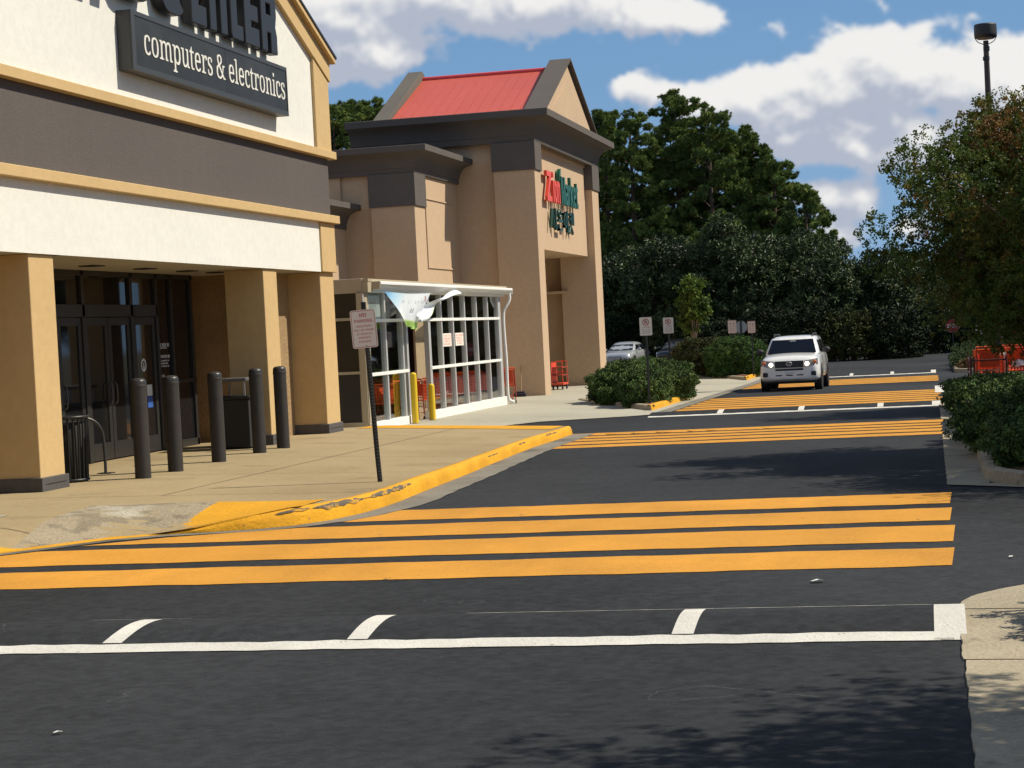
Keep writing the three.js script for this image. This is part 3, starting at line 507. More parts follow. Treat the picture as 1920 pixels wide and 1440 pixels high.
{
  const o = thing('hoop_rack', 'thin steel hoop rack bolted to the sidewalk by the doors', 'rack', [-11.25, .2, -24.2]);
  part('hoop', tube([V(-.35, 0, .35), V(-.33, .4, .3), V(-.3, .66, .24), V(-.2, .76, .12), V(-.05, .78, -.02), V(.06, .72, -.13), V(.12, .6, -.2), V(.14, .3, -.22), V(.14, 0, -.22)], .022, 40, 8), M([.06, .06, .058], .4, { metalness: .5 }), o);
  part('base_plate', bx(.05, .24, 0, .012, -.31, -.13), mats.bronze, o); part('base_plate', bx(-.44, -.26, 0, .012, .26, .44), mats.bronze, o);
}
{
  const o = thing('square_bin', 'square black litter bin with raised lid under the canopy', 'litter bin', [-11.0, .2, -29.35]);
  part('cabinet', bx(-.3, .3, .02, .8, -.3, .3, .02), mats.blackMatte, o); part('rim', bx(-.33, .33, .8, .85, -.33, .33, .015), mats.black, o);
  for (const [x, z] of [[-.2, -.2], [.2, -.2], [.2, .2], [-.2, .2]]) part('lid_post', bx(x - .015, x + .015, .85, 1.08, z - .015, z + .015), mats.steel, o);
  part('lid', bx(-.26, .26, 1.08, 1.14, -.26, .26, .02), M([.1, .1, .1], .4), o);
}
// ================================================================ ROADSIDE SIGNS
// a line of print too small to read in the photograph: uneven upright strokes and bars
function fuzz(c, cx, y, w, h, seed) { const R = rngOf(seed); let x = cx - w / 2; while (x < cx + w / 2 - h * .3) { const g = h * (.35 + R() * .4); if (R() > .13) { c.fillRect(x, y - h, g * .28, h); if (R() > .4) c.fillRect(x + g * .6, y - h, g * .26, h); c.fillRect(x, y - h * (R() < .5 ? 1 : .6), g * .8, h * .2); if (R() > .5) c.fillRect(x, y - h * .2, g * .8, h * .2); } x += g + h * .18; } }
function canvasTex(w, h, draw) { const c = document.createElement('canvas'); c.width = w; c.height = h; const x = c.getContext('2d'); draw(x, w, h); const t = new THREE.CanvasTexture(c); t.colorSpace = THREE.SRGBColorSpace; t.anisotropy = 8; return t; }
// a plate in its own xy plane facing +z, print only on the face
function plate(w, h, tex, parent, back = M([.45, .45, .44], .5, { metalness: .3 }), r = .03) {
  const s = new THREE.Shape(); s.moveTo(-w / 2 + r, -h / 2); s.lineTo(w / 2 - r, -h / 2); s.quadraticCurveTo(w / 2, -h / 2, w / 2, -h / 2 + r); s.lineTo(w / 2, h / 2 - r); s.quadraticCurveTo(w / 2, h / 2, w / 2 - r, h / 2); s.lineTo(-w / 2 + r, h / 2); s.quadraticCurveTo(-w / 2, h / 2, -w / 2, h / 2 - r); s.lineTo(-w / 2, -h / 2 + r); s.quadraticCurveTo(-w / 2, -h / 2, -w / 2 + r, -h / 2);
  const g = new THREE.ExtrudeGeometry(s, { depth: .004, bevelEnabled: false, curveSegments: 5 }); const p = part('plate', uvm(g), back, parent);
  const f = new THREE.ShapeGeometry(s, 5); const uv = f.attributes.uv, q = f.attributes.position; for (let i = 0; i < q.count; i++) uv.setXY(i, q.getX(i) / w + .5, q.getY(i) / h + .5); f.translate(0, 0, .006);
  part('print', f, new THREE.MeshStandardMaterial({ map: tex, roughness: .45 }), p); return p;
}
const noParkingTex = canvasTex(384, 576, (c, w, h) => { c.fillStyle = '#d9d4cb'; c.fillRect(0, 0, w, h); c.strokeStyle = '#a5463c'; c.lineWidth = 8; c.beginPath(); c.roundRect(16, 16, w - 32, h - 32, 34); c.stroke(); c.fillStyle = '#b0473d'; c.textAlign = 'center'; c.font = 'bold 76px sans-serif'; c.fillText('NO', w / 2, 108); c.font = 'bold 64px sans-serif'; c.fillText('PARKING', w / 2, 190, 310); c.fillStyle = '#b7655a'; c.font = 'bold 44px sans-serif'; ['VIOLATORS', 'WILL BE TOWED', 'AT VEHICLE', "OWNER'S", 'EXPENSE'].forEach((t, i) => c.fillText(t, w / 2, 262 + i * 58, 300)); c.fillStyle = '#4a3a36'; c.font = 'bold 44px sans-serif'; c.save(); c.translate(w / 2 + 14, 545); c.rotate(-.5); c.fillRect(-12, -5, 26, 10); c.restore(); c.beginPath(); c.arc(w / 2, 62, 9, 0, 7); c.fill(); });
const towTex = canvasTex(256, 384, (c, w, h) => { c.fillStyle = '#cfcac0'; c.fillRect(0, 0, w, h); c.strokeStyle = '#d8d3c8'; c.lineWidth = 8; c.strokeRect(6, 6, w - 12, h - 12); c.strokeStyle = '#9c3a31'; c.lineWidth = 17; c.beginPath(); c.arc(w / 2, 104, 62, 0, 7); c.stroke(); c.fillStyle = '#2a211f'; c.font = 'bold 104px sans-serif'; c.textAlign = 'center'; c.fillText('P', w / 2, 142); c.beginPath(); c.moveTo(w / 2 - 44, 60); c.lineTo(w / 2 + 44, 148); c.stroke(); c.fillStyle = '#8a5048'; c.font = 'bold 36px sans-serif'; fuzz(c, w / 2, 222, 190, 28, 3); c.fillStyle = '#8d7f78'; [190, 170, 180].forEach((t, i) => fuzz(c, w / 2, 270 + i * 38, t, 24, 5 + i)); });
const smallTex = canvasTex(192, 288, (c, w, h) => { c.fillStyle = '#cbb9b0'; c.fillRect(0, 0, w, h); c.strokeStyle = '#b98f86'; c.lineWidth = 8; c.strokeRect(8, 8, w - 16, h - 16); c.fillStyle = '#3c2b2b'; c.textAlign = 'center'; fuzz(c, w / 2, 96, 84, 46, 11); c.fillStyle = '#9c6f68'; [120, 90, 110].forEach((t, i) => fuzz(c, w / 2, 150 + i * 42, t, 26, 14 + i)); });
const whiteTex = canvasTex(192, 288, (c, w, h) => { c.fillStyle = '#c9c7c2'; c.fillRect(0, 0, w, h); c.fillStyle = '#8d8b88'; [70, 140, 90, 120].forEach((t, i) => fuzz(c, w / 2, 70 + i * 58, t, 32, 21 + i)); });
{ // leaning sign at the kerb
  const px = -6.53, pz = -22.1, y = walkY(px, pz);
  const o = thing('parking_sign', 'no parking sign on a leaning dark perforated post at the yellow kerb', 'sign', [px, y - .02, pz]);
  const lean = V(-.085, 0, 0), H = 2.18, foot = V(0, 0, 0), top = V(-.088, H, .02);
  const post = []; const n = 40; // square perforated tube, slightly kinked near the foot
  const at = (t) => V(t < .18 ? -.02 * (t / .18) : lerp(-.02, -.088, (t - .18) / .82), t * H, .02 * t);
  for (let k = 0; k < 6; k++) { const a = at(k / 6), b = at((k + 1) / 6), m = a.clone().add(b).multiplyScalar(.5); const g = new THREE.BoxGeometry(.048, a.distanceTo(b) + .003, .048); g.applyQuaternion(new THREE.Quaternion().setFromUnitVectors(V(0, 1, 0), b.clone().sub(a).normalize())); g.translate(m.x, m.y, m.z); post.push(uvm(g)); }
  const pm = part('post', post, M([.016, .019, .018], .45, { metalness: .3 }), o);
  const holes = []; for (let k = 0; k < 52; k++) { const a = at((k + .7) / 54); const c = new THREE.CylinderGeometry(.0085, .0085, .003, 8); c.rotateX(Math.PI / 2); c.translate(a.x + .012, a.y, a.z + .0255); holes.push(uvm(c)); }
  part('hole', holes, M([.14, .14, .13], .8), pm);
  part('tip', bx(-.098, -.086, H - .02, H + .09, .01, .024), mats.whitePaint, o);
  const g = new THREE.Group(); const pl = plate(.305, .457, noParkingTex, o, M([.6, .58, .55], .5), .035); pl.position.set(at(.85).x - .01, 1.86, .055); pl.rotation.set(0, .16, .045);
}
function postSign(label, [x, z], yc, w, h, tex, gy, turn = .1, grp) {
  const o = thing('post_sign', label, 'sign', [x, gy, z], turn, grp); part('post', bx(-.028, .028, 0, yc - gy + h / 2 - .02, -.04, 0, .004), M([.02, .022, .022], .5), o);
  const pl = plate(w, h, tex, o); pl.position.set(0, yc - gy, .004); return o;
}
postSign('tow away sign rising from the bush nearest the market', [-7.02, -48], 1.82, .31, .46, towTex, G(-48) + .12, .12);
postSign('second tow away sign behind the first bush', [-7.39, -55], 1.81, .30, .455, towTex, G(-55) + .12, .1);
postSign('pale red lettered sign over the far clipped bush', [-7.73, -76.5], 1.61, .34, .52, smallTex, G(-76.5) + .12, .1);
postSign('smaller pale red lettered sign right of the stop sign back', [-6.83, -75], 1.57, .30, .46, smallTex, G(-75) + .12, .1);
postSign('small white sign on dark post below the crepe myrtle', [1.96, -84], .97, .29, .46, whiteTex, G(-84) + .1, 0);
function octagon(label, [x, z], yc, r, front) {
  const o = thing('stop_sign', label, 'sign', [x, G(z), z], 0);
  const s = new THREE.Shape(); for (let k = 0; k < 8; k++) { const a = (k + .5) * Math.PI / 4; s[k ? 'lineTo' : 'moveTo'](r * Math.cos(a), r * Math.sin(a)); }
  const g = new THREE.ExtrudeGeometry(s, { depth: .006, bevelEnabled: false }); g.translate(0, yc - G(z), 0); const p = part('plate', uvm(g), M(front ? [.42, .4, .38] : [.36, .38, .36], .5), o);
  if (front) { const t = canvasTex(256, 256, (c) => { c.fillStyle = '#e6e0da'; c.fillRect(0, 0, 256, 256); c.fillStyle = '#9a1f22'; c.beginPath(); for (let k = 0; k < 8; k++) { const a = (k + .5) * Math.PI / 4; c[k ? 'lineTo' : 'moveTo'](128 + 126 * Math.cos(a), 128 + 126 * Math.sin(a)); } c.fill(); c.fillStyle = '#e6dcd6'; c.font = 'bold 86px sans-serif'; c.textAlign = 'center'; c.fillText('STOP', 128, 160, 196); }); const f = new THREE.ShapeGeometry(s); const uv = f.attributes.uv, q = f.attributes.position; for (let i = 0; i < q.count; i++) uv.setXY(i, q.getX(i) / (2 * r) + .5, q.getY(i) / (2 * r) + .5); f.translate(0, yc - G(z), .009); part('print', f, new THREE.MeshStandardMaterial({ map: t, roughness: .4 }), p); part('post', bx(-.03, .03, 0, yc - G(z) + .1, -.05, -.004), M([.03, .03, .03], .6), o); }
  else part('post', bx(-.045, .045, 0, yc - G(z) + r, .012, .07), M([.03, .03, .03], .6), o);
  return o;
}
octagon('red stop sign among the far trees', [1.05, -100], 1.03, .36, true);
octagon('grey back of a stop sign between two pale signs', [-9.55, -99], 1.5, .33, false);
{ // car park lamp
  const x = 2.08, z = -63, g = G(z), o = thing('lamp_post', 'tall dark car park lamp with a drum shaped head', 'lamp post', [x, g, z]);
  const top = 10.3 - g;
  part('pole', lathe([[.12, 0], [.11, top * .5], [.085, top]], 14), M(WHITE, .6, { map: mottled(171, [.05, .035, .03], { size: 1, coarse: .4, fine: .2 }) }), o);
  part('base', cyl(.3, .3, .7, 0, 0, 0, 18), mats.gutter, o);
  part('collar', cyl(.1, .1, .14, .01, top - .32, 0, 12), mats.black, o); part('collar', cyl(.105, .105, .12, -.01, top - .62, 0, 12), mats.black, o);
  const hd = part('head', lathe([[.0001, top + .08], [.28, top + .08], [.345, top + .1], [.355, top + .2], [.35, top + .48], [.335, top + .52], [.0001, top + .54]], 24), M([.02, .018, .018], .5), o);
  part('lens', lathe([[.0001, top + .06], [.27, top + .06], [.27, top + .08]], 20), M([.3, .25, .22], .3), hd);
  part('bracket', tube([V(-.34, top + .12, 0), V(-.25, top - .02, 0), V(-.06, top - .12, 0)], .014, 10, 5), mats.black, o); part('bracket', tube([V(.34, top + .12, 0), V(.25, top - .02, 0), V(.06, top - .12, 0)], .014, 10, 5), mats.black, o);
}
// ================================================================ MARKET
{
  const b = thing('market_building', 'tan stucco market with dark cornices and red gabled tower', 'building');
  const F = -.6;
  const cav = (y, h, o) => [[-.05, y], [.1 * o, y], [.12 * o, y + .02], [.12 * o, y + .2 * h], [.16 * o, y + .22 * h], [.22 * o, y + .4 * h], [.36 * o, y + .58 * h], [.6 * o, y + .7 * h], [.86 * o, y + .745 * h], [.88 * o, y + .76 * h], [1 * o, y + .77 * h], [1 * o, y + .985 * h], [.98 * o, y + h], [-.4, y + h + .01]];
  // tower
  const cap = (x0, x1, z0, z1, y0, y1) => part('capital', bx(x0, x1 + .05, y0, y1, z0 + .05, z1 - .05, .012), mats.cornice, b);
  const pil = (x0, x1, z0, z1, top) => part('pillar', bx(x0, x1, F, top, z0, z1, .015), mats.market, b);
  pil(-13.64, -12.28, -60.93, -61.9, 7.08); cap(-13.69, -12.28, -60.93, -61.9, 7.06, 7.98);
  pil(-13.64, -12.28, -71.7, -73.08, 7.08); cap(-13.69, -12.28, -71.7, -73.08, 7.06, 7.98);
  part('tower_wall', bx(-18.2, -13.62, F, 8.6, -61.28, -61.7), mats.market, b);
  part('tower_wall', bx(-18.2, -13.62, F, 8.6, -72.4, -72.8), mats.market, b);
  part('back_wall', bx(-18.4, -18.0, F, 8.6, -61.28, -72.8), mats.market, b);
  part('sign_wall', bx(-18.1, -12.56, 4.56, 8.6, -61.72, -72.38), mats.market, b);
  part('frieze', bx(-12.58, -12.5, 7.9, 8.3, -61.9, -71.7), mats.market, b);
  part('ledge', bx(-14.3, -13.4, 3.2, 3.3, -71.4, -72.38), mats.market, b);
  part('cornice', sweep(cav(7.97, .98, .66), [[-18.4, -61.0], [-12.32, -61.0], [-12.32, -73.0], [-18.4, -73.0]]), mats.cornice, b);
  part('tower_deck', bx(-18.4, -12.4, 8.8, 8.93, -61.1, -72.9), mats.cornice, b);
  // gabled roof between two parapets
  const zr = -66.95, yr = 11.02, ye = 8.9, hw = 5.15;
  const slope = (sg) => { const n = 13; for (let k = 0; k < n; k++) { const xa = lerp(-17.5, -12.6, k / n), xb = lerp(-17.5, -12.6, (k + 1) / n) - .006; const p = [V(xa, ye, zr + sg * hw), V(xb, ye, zr + sg * hw), V(xb, yr, zr + sg * .02), V(xa, yr, zr + sg * .02)]; const up = .03; const g = [strip([[p[0], p[1]], [p[3], p[2]]], 0)]; g.push(bar(V(xb, ye + .01, zr + sg * hw), V(xb, yr + .01, zr + sg * .02), .007, .007, 4)); part('roof_panel', g, mats.roofRed, rf); } };
  const rf = part('roof', [bar(V(-17.5, yr + .02, zr), V(-12.6, yr + .02, zr), .09, .09, 8)], M([.62, .06, .06], .45), b); slope(1); slope(-1);
  const gable = (x0, x1) => part('parapet', slabX([[zr + 5.35, 8.93], [zr, 11.34], [zr - 5.35, 8.93]], x0, x1, .02), mats.coping, b);
  gable(-12.72, -12.16); gable(-17.95, -17.4);
  part('gable_face', slabX([[zr + 4.75, 8.95], [zr, 11.09], [zr - 4.75, 8.95]], -12.17, -12.13), mats.market, b);
  part('gable_trim', slabX([[zr + 4.0, 8.95], [zr, 10.72], [zr - 4.0, 8.95]], -12.14, -12.11), mats.market, b);
  part('gable_coping', slabX([[zr + 5.42, 8.93], [zr, 11.38], [zr - 5.42, 8.93], [zr - 5.3, 8.93], [zr, 11.32], [zr + 5.3, 8.93]], -12.75, -11.99), mats.cornice, b);
  // lower block
  part('front_wall', bx(-15.6, -14.98, F, 7.2, -55.9, -61.3), mats.market, b);
  part('side_wall', bx(-26, -14.98, F, 7.2, -55.92, -56.4), mats.market, b);
  part('side_pier', bx(-26, -17.27, F, 6.8, -55.84, -56.2), mats.market, b);
  pil(-16.32, -14.95, -55.74, -56.95, 5.8); cap(-16.36, -14.95, -55.74, -56.95, 5.79, 6.78);
  part('cornice', sweep(cav(6.76, .8, .56), [[-26, -55.8], [-14.96, -55.8], [-14.96, -61.3]]), mats.cornice, b);
  part('flat_roof', bx(-26, -15.1, 7.3, 7.42, -55.9, -61.3), mats.cornice, b);
  const tr = (y0, y1, z0, z1) => part('panel_trim', bx(-14.99, -14.945, y0, y1, z0, z1), mats.market, b);
  tr(6.06, 6.11, -57.06, -60.6); tr(3.94, 3.99, -57.06, -60.6); tr(3.99, 6.06, -57.06, -57.11); tr(3.99, 6.06, -60.55, -60.6);
  // low link building behind the cart shed
  part('link_wall', bx(-30, -17.2, F, 5.3, -33.6, -56), mats.market, b);
  part('cornice', sweep(cav(5.2, .72, .55), [[-17.22, -33.7], [-17.22, -55.9]]), mats.cornice, b);
  part('body', bx(-45, -18.2, F, 6.6, -56.3, -88), mats.market, b);
  rebase(b, -16, -.3, -62);
}
{ // market letters on the tower
  const s = thing('market_letters', 'red and green market name letters with korean line below', 'sign');
  const X0 = -12.56, X1 = -12.34, red = M([.72, .07, .035], .4), green = M([.012, .10, .055], .35), dark = M([.01, .055, .035], .35);
  const word = (txt, m, z0, z1, y0, h) => { let z = z0; const glyphs = []; let tot = 0; for (const ch of txt) { const g = new TextGeometry(ch, { font: fontBold, size: 1, depth: 1, curveSegments: 4 }); g.computeBoundingBox(); const w = g.boundingBox.max.x - g.boundingBox.min.x; g.translate(-g.boundingBox.min.x, 0, 0); glyphs.push([g, w]); tot += w + .1; } const k = (z0 - z1) / tot; for (const [g, w] of glyphs) { g.scale(k, h, X1 - X0 - .12); g.rotateY(Math.PI / 2); g.translate(X0 + .1, y0, z); part('letter', uvm(g), m, s); z -= (w + .1) * k; } };
  word('Z', red, -63.35, -64.3, 6.2, 1.02); word('ion', red, -64.42, -65.72, 6.2, .98);
  word('Market', green, -65.95, -69.2, 6.21, .98);
  // leaf above the name
  { const sh = new THREE.Shape(); sh.moveTo(0, 0); sh.quadraticCurveTo(.3, .12, .34, .46); sh.quadraticCurveTo(-.02, .42, 0, 0); const g = new THREE.ExtrudeGeometry(sh, { depth: .12, bevelEnabled: false, curveSegments: 6 }); g.rotateY(Math.PI / 2); g.translate(X0 + .05, 7.0, -65.8); part('leaf', uvm(g), green, s); }
  // korean syllables from strokes: [u0,u1,v0,v1] boxes and rings in a unit cell
  const cell = (z, y, w, h, boxes, rings = [], bars = []) => { const g = []; for (const [u0, u1, v0, v1] of boxes) g.push(bx(X0 + .1, X1 - .02, y + v0 * h, y + v1 * h, z - u0 * w, z - u1 * w)); for (const [u, v, r] of rings) { const t = new THREE.TorusGeometry(r, .06, 6, 14); t.scale(w, h, 1); t.rotateY(Math.PI / 2); t.translate(X1 - .08, y + v * h, z - u * w); g.push(uvm(t)); } for (const [u0, v0, u1, v1] of bars) g.push(bar(V(X1 - .1, y + v0 * h, z - u0 * w), V(X1 - .1, y + v1 * h, z - u1 * w), .06, .06, 5)); part('letter', g, dark, s); };
  const ky = 5.26, kh = .74;
  cell(-64.0, ky, .92, kh, [[.72, .86, 0, 1]], [], [[.05, .1, .33, .95], [.33, .95, .62, .1]]);
  cell(-65.08, ky, .92, kh, [[.1, .9, .42, .53], [.42, .56, .5, .64], [.14, .26, 0, .3], [.14, .88, 0, .11]], [[.5, .8, .17]]);
  cell(-66.16, ky, .92, kh, [[.05, .17, .2, .9], [.45, .57, .2, .9], [.05, .57, .2, .31], [.05, .57, .79, .9], [.7, .83, 0, 1], [.8, .96, .5, .61]]);
  cell(-67.24, ky, .92, kh, [[.05, .5, .84, .95], [.38, .5, .42, .95], [.1, .5, .62, .72], [.55, .67, .62, .72], [.62, .73, .4, 1], [.82, .94, .4, 1]], [], [[.15, 0, .5, .34], [.5, .34, .88, 0]]);
  rebase(s, -12.56, 5.2, -66.3);
}
// ---------------------------------------------------------------- glazed cart shed
{
  const s = thing('cart_shed', 'white framed glass cart shed against the market wall', 'shelter');
  const X = -11.57, yb0 = -.35;
  const base = (z0, z1) => part('base_wall', bx(X - .16, X + .06, yb0, .09, z0, z1, .01), mats.whitePaint, s);
  base(-38.62, -41.85); base(-43.7, -51.7);
  const mull = (z, w = .1, m = mats.alu) => part('mullion', bx(X - .09, X + .03, .09, 2.86, z + w / 2, z - w / 2, .006), m, s);
  const zsA = [-40.1, -41.45], zsB = [-45.0, -46.15, -47.4, -48.7, -50.0];
  zsA.forEach((z) => mull(z)); zsB.forEach((z) => mull(z)); mull(-41.8, .14); mull(-43.8, .2); mull(-51.4, .3);
  part('corner_post', bx(X - .16, X + .02, .09, 2.86, -38.6, -38.9, .008), mats.shedTan, s);
  for (const [a, c] of [[-38.8, -41.8], [-43.8, -51.3]]) for (const y of [1.1, 2.24]) part('rail', bx(X - .02, X + .05, y - .035, y + .035, a, c, .006), mats.whitePaint, s);
  part('rail', bx(X - .02, X + .05, 2.205, 2.275, -41.8, -43.8, .006), mats.whitePaint, s);
  const pane = (z0, z1, y0, y1) => part('pane', bx(X - .035, X - .027, y0, y1, z0, z1), mats.pane, s);
  const cols = [[-38.88, -40.05], [-40.15, -41.4], [-43.9, -44.95], [-45.05, -46.1], [-46.2, -47.35], [-47.45, -48.65], [-48.75, -49.95], [-50.05, -51.25]];
  for (const [a, c] of cols) for (const [y0, y1] of [[.1, 1.07], [1.13, 2.21], [2.27, 2.85]]) pane(a, c, y0, y1);
  part('fascia', bx(X - .25, X + .1, 2.84, 2.95, -38.96, -51.8, .008), mats.whitePaint, s);
  // ogee gutter
  const gut = [[-.02, 2.9], [.1, 2.9], [.11, 2.93], [.16, 2.96], [.2, 3.0], [.2, 3.045], [.185, 3.06], [.175, 3.03], [-.02, 3.02]];
  part('gutter', sweep(gut, [[X + .1, -38.95], [X + .1, -52.0]]), mats.whitePaint, s);
  part('gutter_end', bx(X + .08, X + .29, 2.9, 3.06, -51.99, -52.02), mats.whitePaint, s); part('gutter_end', bx(X + .08, X + .29, 2.9, 3.06, -38.94, -38.91), mats.shedTan, s);
  part('gutter_end', bx(X - .25, X + .11, 2.84, 3.055, -38.62, -38.955), mats.shedTan, s);
  part('column', bx(-12.0, -11.95, -.3, 2.86, -44.0, -45.1), mats.market, s);
  part('downspout', tube([V(X + .22, 2.93, -51.9), V(X + .22, 2.75, -51.9), V(X + .12, 2.55, -51.85), V(X + .06, 2.45, -51.83), V(X + .06, 1, -51.83), V(X + .06, .1, -51.83), V(X + .08, -.02, -51.85), V(X + .2, -.09, -51.9)], .045, 50, 8), mats.whitePaint, s);
  part('roof', bx(-17.2, X + .12, 3.06, 3.12, -38.62, -52.05), mats.shedTan, s);
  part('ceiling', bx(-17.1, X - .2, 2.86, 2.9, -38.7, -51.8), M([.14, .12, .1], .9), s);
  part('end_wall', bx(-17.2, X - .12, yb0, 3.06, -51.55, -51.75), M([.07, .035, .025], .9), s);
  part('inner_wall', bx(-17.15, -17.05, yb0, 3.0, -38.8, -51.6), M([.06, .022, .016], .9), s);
  part('floor', bx(-17.1, X - .1, -.6, -.16, -38.7, -51.6), mats.plaza, s);
  part('column', bx(-14.6, -14.3, -.2, 2.9, -46.7, -47, .01), mats.market, s);
  // the end that faces the camera: tan frame, three dark lights
  const Z = -38.6;
  part('header', bx(-17.2, X - .02, 2.83, 3.13, Z, Z - .2, .01), mats.shedTan, s);
  for (const x of [-11.64, -12.72, -14, -15.3]) part('end_post', bx(x - .065, x + .065, .02, 2.83, Z + .02, Z - .1, .008), mats.shedTan, s);
  for (const y of [2.29, 1.16]) part('end_rail', bx(-17.1, -11.7, y - .03, y + .03, Z + .015, Z - .08, .006), mats.shedTan, s);
  part('sill', bx(-17.1, -11.55, -.1, .12, Z + .03, Z - .12, .008), mats.shedTan, s);
  for (const [xa, xb] of [[-11.7, -12.65], [-12.79, -13.93], [-14.07, -15.23]]) for (const [y0, y1] of [[.12, 1.13], [1.19, 2.26], [2.32, 2.83]]) part(y0 < .2 ? 'panel' : 'pane', bx(xb, xa, y0, y1, Z - .045, Z - .053), y0 < .2 ? mats.black : mats.darkGlass, s);
  rebase(s, -14, -.1, -45);
}
{ // notices taped to the shed glass
  const t = (l1) => canvasTex(192, 128, (c, w, h) => { c.fillStyle = '#e3d8cc'; c.fillRect(0, 0, w, h); c.fillStyle = '#c5695a'; l1.forEach((q, i) => fuzz(c, w / 2, 34 + i * 27, q, 19, 31 + i + q)); });
  const mk = (label, z0, z1, y0, y1, tex) => { const o = thing('notice', label, 'notice', [-11.59, (y0 + y1) / 2, (z0 + z1) / 2], Math.PI / 2); const w = z0 - z1, h = y1 - y0; part('paper', bx(-w / 2, w / 2, -h / 2, h / 2, -.002, .001), mats.whitePaint, o); const g = new THREE.PlaneGeometry(w, h); g.translate(0, 0, .004); part('print', g, new THREE.MeshStandardMaterial({ map: tex, roughness: .8 }), o); };
  mk('white notice with red print on shed glass, nearer one', -45.2, -46.05, 1.58, 1.9, t([150, 160, 130, 150])); mk('white notice with red print on shed glass, farther one', -46.45, -47.3, 1.58, 1.9, t([155, 145, 160, 120]));
  const p = thing('poster', 'grey lettered poster inside the shed window behind the parking sign', 'poster', [-11.62, 2.55, -39.45], Math.PI / 2);
  const tex = canvasTex(256, 128, (c, w, h) => { c.fillStyle = '#c9ccd0'; c.fillRect(0, 0, w, h); c.fillStyle = '#6d7276'; c.setTransform(1, 0, -.25, 1, 24, 0); fuzz(c, w / 2, 82, 130, 40, 41); });
  part('paper', bx(-.55, .55, -.27, .27, -.003, 0), mats.whitePaint, p); const g = new THREE.PlaneGeometry(1.1, .54); g.translate(0, 0, .003); part('print', g, new THREE.MeshStandardMaterial({ map: tex, roughness: .8 }), p);
}
{ // torn banner hanging from the shed gutter
  const o = thing('torn_banner', 'torn white banner with blue and green edges hanging off the shed gutter', 'banner');
  const tex = canvasTex(512, 384, (c, w, h) => { c.fillStyle = '#e4eaf0'; c.fillRect(0, 0, w, h); let g = c.createLinearGradient(0, 0, 190, 60); g.addColorStop(0, '#3f8fd0'); g.addColorStop(.35, '#9fd0ec'); g.addColorStop(1, '#e9eff3'); c.fillStyle = g; c.fillRect(0, 0, 200, h); c.fillStyle = '#8fb84a'; c.fillRect(0, h - 70, w, 70); c.fillStyle = '#cfe0b0'; c.fillRect(0, h - 86, w, 16); c.fillStyle = '#b9bec6'; c.setTransform(1, 0, -.25, 1, 30, 0); fuzz(c, 285, 112, 270, 34, 43); c.fillStyle = '#9aa0a8'; fuzz(c, 290, 215, 170, 50, 47); c.setTransform(1, 0, 0, 1, 0, 0); c.fillStyle = '#b4453e'; c.fillRect(360, 30, 10, 60); });
  const m = new THREE.MeshPhysicalMaterial({ map: tex, roughness: .7, side: THREE.DoubleSide, transmission: .25, thickness: 0 });
  // hanging triangle: top edge along the gutter, tip blown a little outward
  const mesh = (fn, nu, nv, name) => { const pos = [], uv = [], idx = []; for (let i = 0; i <= nu; i++) for (let j = 0; j <= nv; j++) { const [p, q] = fn(i / nu, j / nv); pos.push(...p); uv.push(...q); } for (let i = 0; i < nu; i++) for (let j = 0; j < nv; j++) { const a = i * (nv + 1) + j; idx.push(a, a + 1, a + nv + 1, a + 1, a + nv + 2, a + nv + 1); } const g = new THREE.BufferGeometry(); g.setAttribute('position', new THREE.Float32BufferAttribute(pos, 3)); g.setAttribute('uv', new THREE.Float32BufferAttribute(uv, 2)); g.setIndex(idx); g.computeVertexNormals(); return part(name, g, m, o); };
  mesh((u, v) => { const zt = lerp(-38.95, -42.75, u), zb = lerp(-40.55, -41.45, u), yt = 2.84 - .03 * Math.sin(u * 3.1), ybm = lerp(2.1, 2.02, u); const z = lerp(zt, zb, v) , y = lerp(yt, ybm, v); const x = -11.2 + .05 * Math.sin(v * 2.6 + u * 3) * v + .03 * Math.sin(u * 9 + v * 4) * (.3 + v); return [[x, y, z], [lerp(lerp(0, .82, u), .5, v * .9) + .0, 1 - v]]; }, 26, 22, 'sheet');
  mesh((u, v) => { const t = u, z = lerp(-41.5, -45.5, t), y = lerp(2.25, 2.95, Math.pow(t, .8)) + (v - .5) * (.28 + .12 * Math.sin(t * 7)) * (1 - .45 * t); const x = -11.18 + .09 * Math.sin(v * 5 + t * 8); return [[x, y, z - (v - .5) * .35], [.75 + .25 * t, .2 + .5 * v]]; }, 26, 10, 'fold');
  rebase(o, -11.2, 2.9, -41.5);
}
for (const [label, x, z, h] of [['yellow bollard at the shed opening, taller nearer one', -11.4, -41.62, 1.16], ['yellow bollard at the shed opening, farther one', -11.4, -43.15, .86]]) {
  const y = plazaY(x, z) - .02, o = thing('yellow_bollard', label, 'bollard', [x, y, z], 0, 'yellow bollards at the cart shed'); part('pipe', lathe([[.075, 0], [.075, h - .04], [.06, h - .01], [.03, h + .008], [.0001, h + .012]], 18), mats.yellowPost, o); part('footing', cyl(.11, .1, .03, 0, 0, 0, 14), mats.gutter, o);
}
